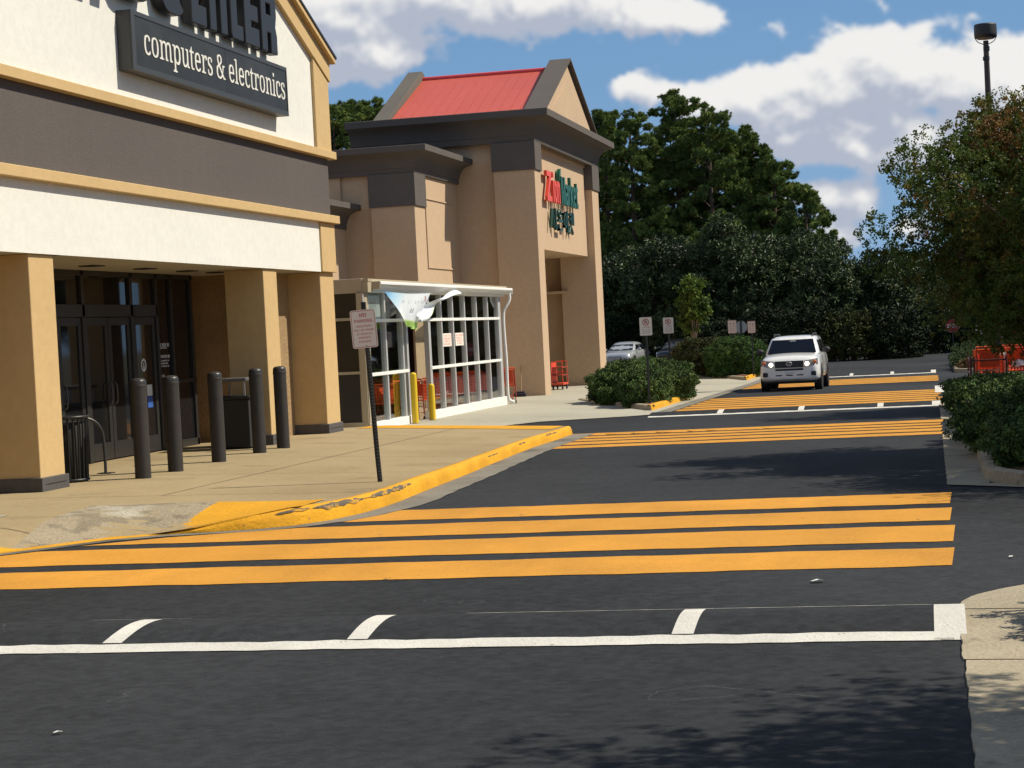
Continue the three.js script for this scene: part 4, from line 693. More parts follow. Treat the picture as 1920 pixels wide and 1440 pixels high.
// ---------------------------------------------------------------- shopping carts
function makeCart(label, pos, turn, w = .56, mat = mats.cart) {
  const o = thing('shopping_cart', label, 'cart', pos, turn); const g = [];
  // basket: tapered wire and plastic grid, front toward -z
  const P = (u, v, t) => { const hw = lerp(.24, w / 2, t), zf = lerp(-.36, -.46, t), zb = lerp(.3, .36, t); return V(lerp(-hw, hw, u), lerp(.5, .92, t) + (v > .5 ? .03 * t : 0), lerp(zf, zb, v)); };
  for (let k = 0; k <= 6; k++) { const t = k / 6; for (const u of [0, 1]) g.push(bar(P(u, 0, t), P(u, 1, t), k % 6 ? .006 : .013, undefined, 4)); for (const v of [0, 1]) g.push(bar(P(0, v, t), P(1, v, t), k % 6 ? .006 : .013, undefined, 4)); }
  for (let k = 0; k <= 11; k++) { const v = k / 11; for (const u of [0, 1]) g.push(bar(P(u, v, 0), P(u, v, 1), .0075, undefined, 4)); g.push(bar(P(0, v, 0), P(1, v, 0), .006, undefined, 4)); }
  for (let k = 0; k <= 8; k++) { const u = k / 8; for (const v of [0, 1]) g.push(bar(P(u, v, 0), P(u, v, 1), .0075, undefined, 4)); }
  part('basket', g, mat, o);
  part('panel', strip([[P(.12, .995, .25), P(.88, .995, .25)], [P(.12, .995, .98), P(.88, .995, .98)]], 0), mat, o); part('panel', [strip([[P(.1, .012, .1), P(.9, .012, .1)], [P(.1, .012, .8), P(.9, .012, .8)]], 0)], mat, o);
  part('child_seat', [strip([[V(-.2, .6, .2), V(.2, .6, .2)], [V(-.21, .88, .12), V(.21, .88, .12)]], 0)], mat, o);
  part('handle', [bar(V(-w / 2 - .01, 1.0, .46), V(w / 2 + .01, 1.0, .46), .02, .02, 8), bar(V(-w / 2, .92, .36), V(-w / 2, 1.0, .46), .014), bar(V(w / 2, .92, .36), V(w / 2, 1.0, .46), .014)], mat, o);
  const fr = []; for (const s of [-1, 1]) { fr.push(tube([V(s * .24, .92, .4), V(s * .25, .5, .36), V(s * .26, .2, .34), V(s * .24, .13, .2), V(s * .17, .14, -.42)], .014, 18, 5)); fr.push(bar(V(s * .23, .5, -.3), V(s * .19, .14, -.2), .011)); } fr.push(bar(V(-.17, .14, -.42), V(.17, .14, -.42), .012)); for (let k = 0; k < 6; k++) fr.push(bar(V(-.2, .2, -.3 + k * .1), V(.2, .2, -.3 + k * .1), .006, undefined, 4));
  part('frame', fr, mats.cartMetal, o);
  for (const [x, z] of [[-.25, .32], [.25, .32], [-.17, -.38], [.17, -.38]]) { const t = new THREE.CylinderGeometry(.06, .06, .03, 14); t.rotateZ(Math.PI / 2); t.translate(x, .06, z); part('wheel', uvm(t), mats.rubber, o); }
  return o;
}
const cart0 = makeCart('orange cart standing at the far end of the glass shed', [-11.75, plazaY(-11.75, -52.6), -52.7], .25, .5);
cart0.userData.group = 'orange shopping carts';
{
  const words = ['first', 'second', 'third', 'fourth', 'fifth', 'sixth', 'seventh', 'eighth', 'ninth', 'tenth', 'eleventh'], rowName = ['front row by the glass', 'middle row', 'rear row by the wall'];
  [-12.05, -12.85, -13.7].forEach((x, r) => { for (let k = 0; k < (r ? 6 : 11); k++) copyOf(cart0, 'orange cart inside the shed, ' + words[k] + ' in the ' + rowName[r], [x + .03 * Math.sin(k * 2 + r), -.155, -44.3 - k * (r ? 1.12 : .62) - r * .14], r % 2 ? Math.PI : (k % 2 ? .04 : -.05)); });
  copyOf(cart0, 'orange cart seen through the shed opening', [-12.6, -.155, -42.8], 1.5); copyOf(cart0, 'orange cart deeper behind the shed opening', [-13.4, -.155, -43.2], 1.4);
  copyOf(cart0, 'orange cart beside the low bush, nearest in the right car park', [1.26, G(-46), -46], .05, 1.2);
  copyOf(cart0, 'orange cart behind it under the crepe myrtle stems', [2.05, G(-46.8), -46.8], -.35, 1.2);
  copyOf(cart0, 'orange cart half hidden at the right picture edge', [2.7, G(-48.5), -48.5], .2, 1.2);
}
{ // metal rail of the cart corral
  const o = thing('corral_rail', 'dark red tubular rail around the carts in the car park', 'rail', [1.26, G(-45.3), -45.3]);
  const m = M([.07, .02, .018], .5, { metalness: .3 });
  for (const x of [-.42, -.34, .38]) part('post', bar(V(x, 0, 0), V(x, .98, 0), .024, .024, 8), m, o);
  for (const y of [.9, .56]) part('rail', bar(V(-.42, y, 0), V(.38, y, 0), .02, .02, 8), m, o); for (const y of [.9, .56]) part('rail', bar(V(-.42, y, 0), V(-.42, y, -3), .02, .02, 8), m, o); part('post', bar(V(-.42, 0, -3), V(-.42, .98, -3), .024, .024, 8), m, o);
}
{ // two white bags left on the carts
  const bag = (label, p, s, seed) => { const o = thing('plastic_bag', label, 'bag', p); const g = new THREE.IcosahedronGeometry(1, 3), q = g.attributes.position; for (let i = 0; i < q.count; i++) { const x = q.getX(i), y = q.getY(i), z = q.getZ(i), n = 1 + .35 * perlin.noise(x * 2 + seed, y * 2, z * 2) + .15 * perlin.noise(x * 6, y * 6 + seed, z * 6); q.setXYZ(i, x * n * s, Math.max(-.4, y) * n * s * .6, z * n * s); } g.computeVertexNormals(); part('bag', uvm(mergeVertices(g)), mats.whitePaint, o); };
  bag('small white bag on top of the nearest orange cart', [1.55, G(-46) + .99, -46.3], .13, 3); bag('white bag in the cart under the tree', [1.98, G(-46.8) + .76, -46.5], .19, 8);
}
{ // platform trolley in the tower porch
  const x = -14.5, z = -74.9, y = plazaY(x, z);
  const xx = -13.05, zz = -67.4, yy = plazaY(xx, zz), o = thing('stock_trolley', 'orange red stock trolley in the tower porch', 'trolley', [xx, yy, zz]);
  const m = M([.62, .07, .03], .5); part('deck', bx(-.22, .22, .17, .24, -.5, .5, .01), m, o);
  for (const z0 of [-.48, .48]) { const f = part('end_frame', [bar(V(-.2, .24, z0), V(-.2, 1.0, z0), .018), bar(V(.2, .24, z0), V(.2, 1.0, z0), .018), bar(V(-.2, 1.0, z0), V(.2, 1.0, z0), .018), bar(V(-.2, .62, z0), V(.2, .62, z0), .014)], m, o); }
  part('shelf', [bx(-.2, .2, .78, .81, -.4, .4), bx(-.2, .2, .5, .53, -.4, .4)], mats.cartMetal, o); part('side_panel', bx(-.21, -.19, .3, .98, -.45, .45), m, o);
  for (const [a, c] of [[-.17, -.4], [.17, -.4], [-.17, .4], [.17, .4]]) { const t = new THREE.CylinderGeometry(.08, .08, .04, 14); t.rotateZ(Math.PI / 2); t.translate(a, .08, c); part('wheel', uvm(t), mats.rubber, o); }
}
{ // broom and dustpan leaning on the tower
  const o = thing('broom', 'broom with dark head leaning on the tower pillar', 'broom', [-12.95, plazaY(-12.95, -60.5), -60.5]); part('handle', bar(V(0, .05, .2), V(-.1, 1.0, -.38), .014, .012, 6), M([.3, .2, .1], .7), o); part('head', [bx(-.24, .16, 0, .12, .1, .3, .03), bx(-.2, .12, .1, .18, .14, .26, .03)], M([.02, .015, .03], .8), o);
}

for (const [label, x, z, a] of [['white paper scrap below the right end of the crosswalk', -.85, -13.45, .3], ['tiny white paper scrap near the right gutter corner', .5, -14.55, 1.2], ['small pale scrap on the asphalt at lower left', -4.25, -8.62, .7], ['white paper scrap on the sidewalk behind the leaning sign', -7.6, -24.2, .2]]) {
  const sidewalk = x < -7, y = (sidewalk ? walkY(x, z) : G(z)) + .012, o = thing('paper_scrap', label, 'litter', [x, y, z], a); const k = z > -14 && x > -2 ? .9 : .45; o.scale.setScalar(k); part('scrap', strip([[V(-.05, 0, -.03), V(0, .012, -.035), V(.05, .002, -.025)], [V(-.045, .006, .03), V(.004, .016, .034), V(.052, .006, .028)]], 0), mats.whitePaint, o);
}
// ================================================================ PLANTS
// one leaf spray: n pointed leaves around a short twig, unit size; 2 folded triangles a leaf
function spray(n, seed, len = .55, wid = .26, spread = 1) {
  const R = rngOf(seed), pos = [];
  for (let i = 0; i < n; i++) {
    const a = R() * 6.283, el = (R() - .35) * 1.9 * spread, d = V(Math.cos(a) * Math.cos(el), Math.sin(el), Math.sin(a) * Math.cos(el)), o = V((R() - .5) * .7, (R() - .5) * .7, (R() - .5) * .7);
    const side = V(R() - .5, R() - .5, R() - .5).cross(d).normalize(), L = len * (.7 + R() * .6), w = wid * (.7 + R() * .6), up = side.clone().cross(d).multiplyScalar(w * .35);
    const b = o, t = o.clone().addScaledVector(d, L), m = o.clone().addScaledVector(d, L * .45), l = m.clone().addScaledVector(side, w / 2).add(up), r = m.clone().addScaledVector(side, -w / 2).add(up);
    for (const p of [b, l, t, b, t, r]) pos.push(p.x, p.y, p.z);
  }
  const g = new THREE.BufferGeometry(); g.setAttribute('position', new THREE.Float32BufferAttribute(pos, 3)); g.computeVertexNormals(); g.setAttribute('uv', new THREE.Float32BufferAttribute(new Float32Array(pos.length / 3 * 2), 2)); return g;
}
// a tuft of pine needles: thin blades bursting from a shoot
function tuft(n, seed) {
  const R = rngOf(seed), pos = [];
  for (let i = 0; i < n; i++) { const a = R() * 6.283, el = -.5 + R() * 1.9, d = V(Math.cos(a) * Math.cos(el), Math.sin(el), Math.sin(a) * Math.cos(el)); const side = V(R() - .5, R() - .5, R() - .5).cross(d).normalize().multiplyScalar(.09); const b = d.clone().multiplyScalar(.05 + R() * .25), t = d.clone().multiplyScalar(.5 + R() * .45); for (const p of [b.clone().add(side), b.clone().sub(side), t]) pos.push(p.x, p.y, p.z); }
  const g = new THREE.BufferGeometry(); g.setAttribute('position', new THREE.Float32BufferAttribute(pos, 3)); g.computeVertexNormals(); g.setAttribute('uv', new THREE.Float32BufferAttribute(new Float32Array(pos.length / 3 * 2), 2)); return g;
}
const leafMat = (rough = .55, trans = 0, spec = .35) => trans ? new THREE.MeshPhysicalMaterial({ color: 0xffffff, roughness: rough, specularIntensity: spec, transmission: trans, thickness: 0, side: THREE.DoubleSide }) : new THREE.MeshPhysicalMaterial({ color: 0xffffff, roughness: rough, specularIntensity: spec, side: THREE.DoubleSide });
const LM = { soft: leafMat(.75), gloss: leafMat(.5, 0, .6), thin: leafMat(.7, .4, .3), bush: leafMat(.68), needle: leafMat(.85) };
const SP = { small: spray(12, 3, .42, .24), leaf: spray(9, 4, .6, .34), glossy: spray(9, 5, .62, .3), fine: spray(16, 6, .34, .16), pine: tuft(64, 7), pineB: tuft(58, 8), maple: spray(7, 9, .7, .6) };
const mt = new THREE.Matrix4(), qn = new THREE.Quaternion(), eu = new THREE.Euler(), sc = new THREE.Vector3(), cl = new THREE.Color();
function foliage(name, list, geo, mat, parent) { // list of [x,y,z,size,[r,g,b]]
  const R = rngOf(list.length + 17), m = new THREE.InstancedMesh(geo, mat, list.length); m.name = name;
  list.forEach(([x, y, z, s, c], i) => { eu.set(R() * 6.28, R() * 6.28, R() * 6.28); qn.setFromEuler(eu); sc.setScalar(s); mt.compose(V(x, y, z), qn, sc); m.setMatrixAt(i, mt); cl.setRGB(...c); m.setColorAt(i, cl); });
  m.userData.kind = 'stuff'; m.castShadow = m.receiveShadow = true; parent.add(m); return m;
}
const tint = (R, c, v = .35) => { const k = 1 + (R() - .5) * 2 * v, h = (R() - .5) * .25; return [c[0] * k * (1 + h), c[1] * k, c[2] * k * (1 - h)]; };
// ---------------------------------------------------------------- clipped and loose shrubs
function shrub(label, [x, y, z], [rx, ry, rz], n, size, colours, { flat = .5, seed = 1, geo = SP.small, mat = LM.bush, grp, lump = .18, turn = 0, low = .1, name = 'shrub' } = {}) {
  const R = rngOf(seed * 977 + 5), o = thing(name, label, 'shrub', [x, y, z], turn, grp); const L = [];
  const sq = (v) => Math.sign(v) * Math.pow(Math.abs(v), flat + .35), waist = .45;
  for (let i = 0; i < n; i++) {
    const a = R() * 6.283, side = R() < .42, ct = side ? -R() : 1 - R() * .98, st = side ? 1 : Math.sqrt(Math.max(0, 1 - ct * ct)), dx = Math.cos(a) * st, dz = Math.sin(a) * st, ny = side ? ct * .8 : ct;
    const bump = 1 + lump * 2 * perlin.noise(dx * 2.6 + seed, ny * 2.6, dz * 2.6) + lump * .7 * perlin.noise(dx * 6 + seed, ny * 6, dz * 6), depth = 1 - Math.pow(R(), 2.4) * .4, tuck = side ? 1 - .16 * ct * ct : 1;
    const y = side ? ry * waist * (1 + ct * .93) : ry * (waist + (1 - waist) * sq(ct) * bump * depth);
    L.push([sq(dx) * rx * bump * depth * tuck, y, sq(dz) * rz * bump * depth * tuck, size * (.7 + R() * .6), tint(R, colours[(R() * colours.length) | 0], .3)]);
  }
  foliage('foliage', L, geo, mat, o);
  const tw = []; for (let k = 0; k < 14; k++) { const a = R() * 6.28, r = Math.sqrt(R()) * .7; tw.push(bar(V(Math.cos(a) * rx * .3 * r, 0, Math.sin(a) * rz * .3 * r), V(Math.cos(a) * rx * r, ry * .7, Math.sin(a) * rz * r), .016, .007, 5)); }
  part('stem', tw[0], mats.bark, o); tw.slice(1).forEach((g) => part('stem', g, mats.bark, o));
  return o;
}
const HOLLY = [[.06, .095, .026], [.08, .13, .034], [.105, .165, .042], [.042, .07, .022]];
// ---------------------------------------------------------------- broadleaf trees: trunk, limbs, crown of leafy lumps
function broadleaf(name, label, [x, z, gy], { h, r, base = .3, lumps = 26, per = 120, size = .3, colours, geo = SP.leaf, mat = LM.soft, seed = 1, stems = 1, bark = mats.bark, flat = .8, trunkR = .12, lean = 0, grp, lumpR = .34, wisps = 0, openness = .25 }) {
  const R = rngOf(seed * 7919 + 3), o = thing(name, label, 'tree', [x, gy, z], 0, grp), L = [], cy = h * (base + (1 - base) / 2), ry = h * (1 - base) / 2;
  const T = [], limbs = [], C = [];
  for (let k = 0; k < lumps; k++) { const a = R() * 6.283, ct = R() * 2 - 1, st = Math.sqrt(1 - ct * ct), d = Math.pow(R(), .45) * (1 - lumpR * .6); C.push([Math.cos(a) * st * r * d + lean * (ct + 1) * .4, cy + ct * ry * d * flat, Math.sin(a) * st * r * d, r * lumpR * (.65 + R() * .7)]); }
  const fork = h * base * .8, bases = []; for (let s = 0; s < stems; s++) { const a = s / stems * 6.283 + R(), sp = stems > 1 ? r * .16 : 0; const b = V(Math.cos(a) * .05 * (stems > 1 ? 2.5 : 0), 0, Math.sin(a) * .05 * (stems > 1 ? 2.5 : 0)), f = V(Math.cos(a) * sp, fork, Math.sin(a) * sp); T.push(tube([b, b.clone().lerp(f, .5).add(V((R() - .5) * .1, 0, (R() - .5) * .1)), f], trunkR / (stems > 1 ? 1.6 : 1), 8, 7)); bases.push(f); }
  part('trunk', T[0], bark, o); T.slice(1).forEach((g) => part('trunk', g, bark, o));
  C.forEach(([cx, y, cz, cr], k) => { const f = bases[k % bases.length], m = f.clone().lerp(V(cx, y, cz), .5).add(V((R() - .5) * .3 * r * .3, .08 * h, (R() - .5) * .3 * r * .3)); limbs.push(tube([f, m, V(cx, y, cz)], trunkR * .28, 7, 5)); });
  part('limbs', limbs, bark, o).userData.kind = 'stuff';
  C.forEach(([cx, y, cz, cr], k) => { const c0 = colours[(R() * colours.length) | 0]; for (let i = 0; i < per; i++) { const a = R() * 6.283, ct = R() * 2 - 1, st = Math.sqrt(1 - ct * ct), d = Math.pow(R(), openness), n = 1 + .35 * perlin.noise(Math.cos(a) * st * 2 + k, ct * 2, Math.sin(a) * st * 2); const c = R() < .65 ? c0 : colours[(R() * colours.length) | 0]; L.push([cx + Math.cos(a) * st * cr * d * n, y + ct * cr * d * n * .85, cz + Math.sin(a) * st * cr * d * n, size * (.6 + R() * .7), tint(R, c, .35)]); } });
  for (let w = 0; w < wisps; w++) { const a = R() * 6.283, ct = R() * 1.3 - .3, st = Math.sqrt(Math.max(0, 1 - ct * ct)); const p = V(Math.cos(a) * st * r * .85, cy + ct * ry * .85, Math.sin(a) * st * r * .85), d = p.clone().sub(V(0, cy, 0)).normalize().add(V(0, .35, 0)); for (let i = 0; i < 9; i++) { const q = p.clone().addScaledVector(d, i * .1 * r * .45 + R() * .05); L.push([q.x + (R() - .5) * .08, q.y - i * i * .004, q.z + (R() - .5) * .08, size * (.4 + R() * .4), tint(R, colours[(R() * colours.length) | 0], .3)]); } }
  foliage('crown', L, geo, mat, o); return o;
}
// ---------------------------------------------------------------- pines: straight trunk, whorled limbs, needle tufts
function pine(label, [x, z, gy], h, r, seed, { start = .12, grp = 'tall pines behind the market', dens = 1 } = {}) {
  const R = rngOf(seed * 31337 + 11), o = thing('pine_tree', label, 'tree', [x, gy, z], 0, grp), L = [], limb = [];
  part('trunk', lathe([[.24, 0], [.2, h * .4], [.1, h * .8], [.02, h * .97]], 9), mats.bark, o);
  const cols = [[.115, .165, .042], [.145, .2, .05], [.175, .23, .056], [.09, .13, .036]];
  const pom = (c, pr, hue) => { const n = Math.round((10 + 34 * pr) * dens); for (let i = 0; i < n; i++) { const a = R() * 6.283, ct = R() * 1.55 - .55, st = Math.sqrt(Math.max(0, 1 - ct * ct)), d = pr * (.55 + .45 * R()); L.push([c.x + Math.cos(a) * st * d, c.y + ct * d * .72, c.z + Math.sin(a) * st * d, .17 + R() * .17, tint(R, R() < .75 ? hue : cols[(R() * 4) | 0], .22)]); } };
  for (let y = h * start; y < h * .95; y += .7 + R() * .35) {
    const t = (y / h - start) / (1 - start), prof = Math.pow(Math.sin(Math.PI * clamp(.18 + t * .82, 0, 1)), .72) * (1 - .38 * t), n = 3 + (R() * 3 | 0), a0 = R() * 6.28;
    for (let k = 0; k < n; k++) {
      const a = a0 + k / n * 6.28 + (R() - .5) * .8, len = Math.max(.4, r * prof * (.5 + R() * .62)), rise = lerp(.1, .7, t) * len, tip = V(Math.cos(a) * len, y + rise + (R() - .5) * .3, Math.sin(a) * len);
      limb.push(bar(V(0, y, 0), tip, .045, .012, 4));
      pom(tip, .3 + R() * .32, cols[(R() * 4) | 0]); pom(tip.clone().add(V((R() - .5) * 1.1, (R() - .1) * .7, (R() - .5) * 1.1)), .24 + R() * .26, cols[(R() * 4) | 0]); if (len > 1.2) pom(V(0, y, 0).lerp(tip, .62 + R() * .12).add(V((R() - .5) * .9, .15, (R() - .5) * .9)), .4 + R() * .32, cols[(R() * 4) | 0]); if (len > 2.2) pom(V(0, y, 0).lerp(tip, .36 + R() * .1).add(V((R() - .5) * .8, .1, (R() - .5) * .8)), .4 + R() * .3, cols[(R() * 4) | 0]);
    }
  }
  pom(V(0, h * .97, 0), .5, cols[1]); pom(V(.25, h * .92, .2), .55, cols[2]);
  part('limbs', limb, mats.bark, o).userData.kind = 'stuff';
  foliage('crown', L, seed % 2 ? SP.pine : SP.pineB, LM.needle, o); return o;
}
const gb = -.6;
[[-21.4, -131, 17.4, 3.4], [-19.0, -127, 17.0, 3.3], [-16.3, -130, 18.5, 3.9], [-13.9, -128, 16.9, 3.9], [-11.9, -131, 15.4, 3.9], [-9.8, -129, 12.9, 3.8], [-7.7, -127, 10.6, 3.2], [-17.6, -137, 17.2, 4.2], [-14.8, -139, 16.4, 4.2], [-11.2, -138, 13.8, 4.2], [-22.6, -138, 17.2, 4]].forEach(([x, z, h, r], i) =>
  pine(['pine behind the tower roof, thin left one', 'dense pine just right of the red gable', 'tallest pine in the middle of the stand', 'broad pine right of the tallest one', 'pine on the falling right shoulder of the stand', 'lower pine right of the shoulder', 'lowest pine at the right end of the stand', 'hidden rear pine behind the tallest', 'rear pine behind the broad one', 'rear pine behind the right shoulder', 'rear pine behind the tower'][i], [x, z, gb], h, r, i + 1));
[[-38.6, -118, 17.2, 3.6], [-37.2, -121, 18.0, 3.6], [-35.0, -118, 17.6, 3.6], [-36.1, -116, 17.3, 3.6], [-33.9, -120, 17.6, 3.6], [-32.6, -117, 16.6, 3.4]].forEach(([x, z, h, r], i) => pine(['pine top showing left of the market roof', 'middle pine top over the low cornice', 'pine top touching the red roof end', 'pine top in front of the middle one', 'pine top half hidden by the grey roof end', 'pine top lowest behind the red roof'][i], [x, z, gb], h, r, i + 31, { grp: 'pine tops over the market roof', start: .45 }));
// dark glossy evergreens before the pines
const MAG = [[.04, .06, .02], [.052, .08, .025], [.07, .1, .032], [.03, .045, .016]];
[[-22.5, -119, 7.5, 3.6], [-18.5, -117, 8.6, 4], [-14.6, -113, 7.6, 3.6], [-11.2, -112, 8.7, 3.8], [-8.2, -114, 8.3, 3.6], [-5.4, -111, 7.4, 3.4], [-3.0, -113, 6.4, 3], [-.8, -118, 6.6, 3], [-26.5, -120, 8, 4]].forEach(([x, z, h, r], i) =>
  broadleaf('evergreen_tree', ['dark evergreen behind the silver car', 'dark evergreen behind the first tow away sign', 'dark evergreen behind the sapling', 'tall glossy evergreen right of the sapling', 'glossy evergreen above the pale signs', 'glossy evergreen above the white car', 'low evergreen right of the white car', 'evergreen left of the sky gap', 'evergreen hidden behind the tower'][i], [x, z, gb], { h, r, base: .04, lumps: 34, per: 105, size: .36, colours: MAG, geo: SP.glossy, mat: LM.gloss, seed: 50 + i, flat: .95, lumpR: .3, grp: 'dark evergreens before the pines', openness: .3, trunkR: .16 }));
const OLIVE = [[.05, .062, .016], [.035, .05, .014], [.07, .075, .02], [.03, .036, .012]];
[[2.6, -128, 8.4, 3.4], [6.0, -124, 9.4, 4], [10.5, -126, 9, 4], [.9, -121, 4.6, 2.4], [4.2, -117, 5.2, 3], [14.5, -122, 9, 4.2]].forEach(([x, z, h, r], i) =>
  broadleaf('oak_tree', ['olive green tree right of the sky gap', 'olive tree behind the stop sign', 'olive tree right of the lamp post', 'low olive tree under the sky gap', 'low olive tree behind the white sign', 'olive tree at the right picture edge'][i], [x, z, gb], { h, r, base: .1, lumps: 26, per: 90, size: .36, colours: OLIVE, seed: 80 + i, lumpR: .33, grp: 'olive trees beyond the car park', trunkR: .16 }));
// understorey shrubs along the far edge of the asphalt
[[-26, -113], [-22.2, -112.5], [-18.4, -112.5], [-14.6, -110.5], [-11.4, -107], [-8.4, -103], [-6.0, -99.5], [-3.9, -98.5], [-1.9, -98.5], [.2, -106], [2.4, -107], [4.8, -106], [7.4, -104]].forEach(([x, z], i) =>
  shrub(['behind the tower corner', 'behind the silver car', 'behind the dark car', 'left of the sapling', 'behind the sapling', 'left of the stop sign back', 'just left of the white car roof', 'just right of the white car', 'at the middle of the far road edge', 'near the stop sign post', 'behind the stop sign', 'right of the stop sign', 'at the far right edge'].map((t) => 'dark wild shrub ' + t)[i], [x, G(z) - .02, z], [1.6, 2.1 + .9 * Math.abs(Math.sin(i * 2.3)), 1.3], 850, .3, i % 4 === 3 ? OLIVE : [[.02, .03, .012], [.028, .042, .016], [.014, .022, .01]], { seed: 200 + i, geo: SP.leaf, mat: LM.soft, grp: 'wild shrubs along the far road edge', lump: .35, flat: .75 }));
// sapling on the far bed
broadleaf('sapling', 'young bright green maple sapling with thin pale trunk', [-10.2, -84.2, G(-84) + .15], { h: 4.75, r: .8, base: .24, lumps: 40, per: 15, size: .22, colours: [[.11, .17, .028], [.14, .2, .03], [.08, .13, .022]], geo: SP.maple, mat: LM.thin, seed: 7, lumpR: .36, openness: .5, bark: mats.barkPale, trunkR: .045, flat: 1 });
// bushes in the beds
shrub('big clipped dark green bush in the bed by the market corner', [-7.85, G(-52) + .06, -52.7], [1.3, 1.12, 2.0], 6000, .15, HOLLY, { seed: 3, turn: -.28, flat: .55, lump: .12 });
shrub('big clipped dark green bush on the kerb side of the near bed', [-7.4, G(-49.9) + .06, -50.2], [.6, .98, 2.1], 4000, .15, HOLLY, { seed: 4, flat: .55, lump: .12 });
shrub('small bright tuft of bush at the foot of the big bush', [-8.3, G(-50.7) + .1, -50.5], [.42, .42, .42], 420, .13, [[.06, .11, .025], [.045, .09, .02]], { seed: 5 });
shrub('round clipped bright green bush in the far bed beside the white car', [-7.7, G(-78) + .1, -77.4], [1.25, 1.5, 1.6], 3600, .17, [[.075, .135, .03], [.055, .11, .026], [.04, .08, .02]], { seed: 6, flat: .5, lump: .08 });
shrub('clipped olive brown bush in the far bed, left one', [-9.3, G(-80) + .1, -79.6], [1.25, 1.55, 1.4], 3200, .17, [[.075, .085, .025], [.06, .055, .022], [.045, .06, .02]], { seed: 8, flat: .5, lump: .1 });
for (const [i, x, z, rx, ry, rz] of [[0, 1.5, -22.5, .85, .6, 1.2], [1, 2.6, -24.4, 1.4, .66, 1.6], [2, 1.32, -26.0, .95, .66, 1.7], [3, 1.28, -28.9, .95, .64, 1.5], [4, 3.2, -28, 1.1, .7, 2]])
  shrub(['bush at the near corner of the right bed', 'bush filling the middle of the right bed', 'bush leaning over the kerb of the right bed', 'bush at the far end of the right bed', 'bush at the back of the right bed'].map((t) => 'low spreading dark green ' + t)[i], [x, G(z) + .08, z], [rx, ry, rz], 2600, .125, HOLLY, { seed: 20 + i, lump: .22, grp: 'low bushes in the near right bed' });
for (const [i, x, z, rx, ry, rz] of [[0, 1.3, -38.2, 1.05, .6, 1.4], [1, 1.35, -41.2, 1.1, .52, 1.7], [2, 3.2, -39.8, 1.1, .6, 2]])
  shrub(['nearest the second crosswalk', 'below the orange carts', 'at the back of the second right bed'].map((t) => 'dark green bush ' + t)[i], [x, G(z) + .08, z], [rx, ry, rz], 2200, .14, HOLLY, { seed: 30 + i, lump: .2, grp: 'bushes in the second right bed' });
for (const [i, x, z, rx, ry, rz] of [[0, 1.6, -75.5, .8, .62, 2], [1, 3, -77, 1.2, .75, 3], [2, 2.2, -82, 1.3, .85, 2.4], [3, 4.2, -74, .9, .8, 2]])
  shrub(['nearest the road end', 'in the middle of the far right bed', 'at the back of the far right bed', 'at the right of the far right bed'].map((t) => 'spreading juniper ' + t)[i], [x, G(z) + .08, z], [rx, ry, rz], 1100, .2, [[.06, .1, .03], [.045, .085, .025], [.07, .1, .035]], { seed: 40 + i, geo: SP.fine, lump: .3, grp: 'junipers in the far right bed' });
shrub('dry tan juniper clump at the edge of the far right bed', [1.75, G(-72.4) + .08, -72.6], [.75, .42, .7], 500, .16, [[.16, .1, .04], [.12, .085, .03]], { seed: 47, geo: SP.fine });
for (const [i, x, z] of [[0, 1.42, -11.5], [1, 1.7, -9.4], [2, 1.7, -7.2]]) shrub(['poking into the right picture edge', 'right of the camera, farther', 'right of the camera, nearer'].map((t) => 'dark bush ' + t)[i], [x, .06, z], [.72, .5, .9], 1800, .1, HOLLY, { seed: 60 + i, lump: .25, grp: 'bushes beside the camera' });
mats.barkMyrtle = M(WHITE, .8, { map: mottled(153, [.16, .11, .075], { size: .6, coarse: .5, fine: .2 }) });
// crepe myrtles in autumn colour along the right
const MYR = [[.09, .135, .022], [.115, .15, .026], [.13, .14, .028], [.22, .12, .032], [.075, .115, .02], [.12, .17, .028], [.1, .15, .024], [.18, .17, .034]];
const myr = (label, p, o) => broadleaf('crepe_myrtle', label, p, { base: .14, lumps: 110, per: 165, size: .115, colours: MYR, geo: SP.small, mat: LM.thin, stems: 5, bark: mats.barkMyrtle, trunkR: .055, lumpR: .23, wisps: 0, flat: 1, grp: 'crepe myrtles along the right', openness: .36, ...o });
myr('crepe myrtle in autumn leaf at right, nearest one in view', [2.3, -26.4, G(-26) + .15], { h: 4.8, r: 3.15, seed: 13, lumpR: .2, per: 220, lumps: 125, base: .27 });
myr('crepe myrtle out of view at the near end of the right bed', [3.75, -22.4, G(-22) + .15], { h: 4.7, r: 2.3, seed: 21, per: 90, lumps: 80 });
myr('crepe myrtle in autumn leaf behind the orange carts', [2.4, -40.5, G(-40) + .15], { h: 5.2, r: 2.7, seed: 5, per: 130 });
myr('crepe myrtle beside the camera, its leaves at the upper right edge', [3.2, -8.05, .15], { h: 5.0, r: 2.6, seed: 9, size: .1, per: 140, base: .34 });

// trees across the car park to the right, mirrored in the store's doors
[[17, -66, 8.5, 4], [24, -72, 9.5, 4.4], [31, -66, 9, 4.2], [20, -88, 9, 4.4], [30, -90, 10, 4.8], [40, -80, 9.5, 4.6], [37, -55, 8.5, 4.2]].forEach(([x, z, h, r], i) =>
  broadleaf('oak_tree', ['nearest', 'second', 'third', 'fourth', 'fifth', 'sixth', 'seventh'][i] + ' oak across the car park, out to the right', [x, z, G(z)], { h, r, base: .14, lumps: 24, per: 60, size: .5, colours: OLIVE, seed: 120 + i, lumpR: .34, grp: 'oaks across the car park', trunkR: .18 }));
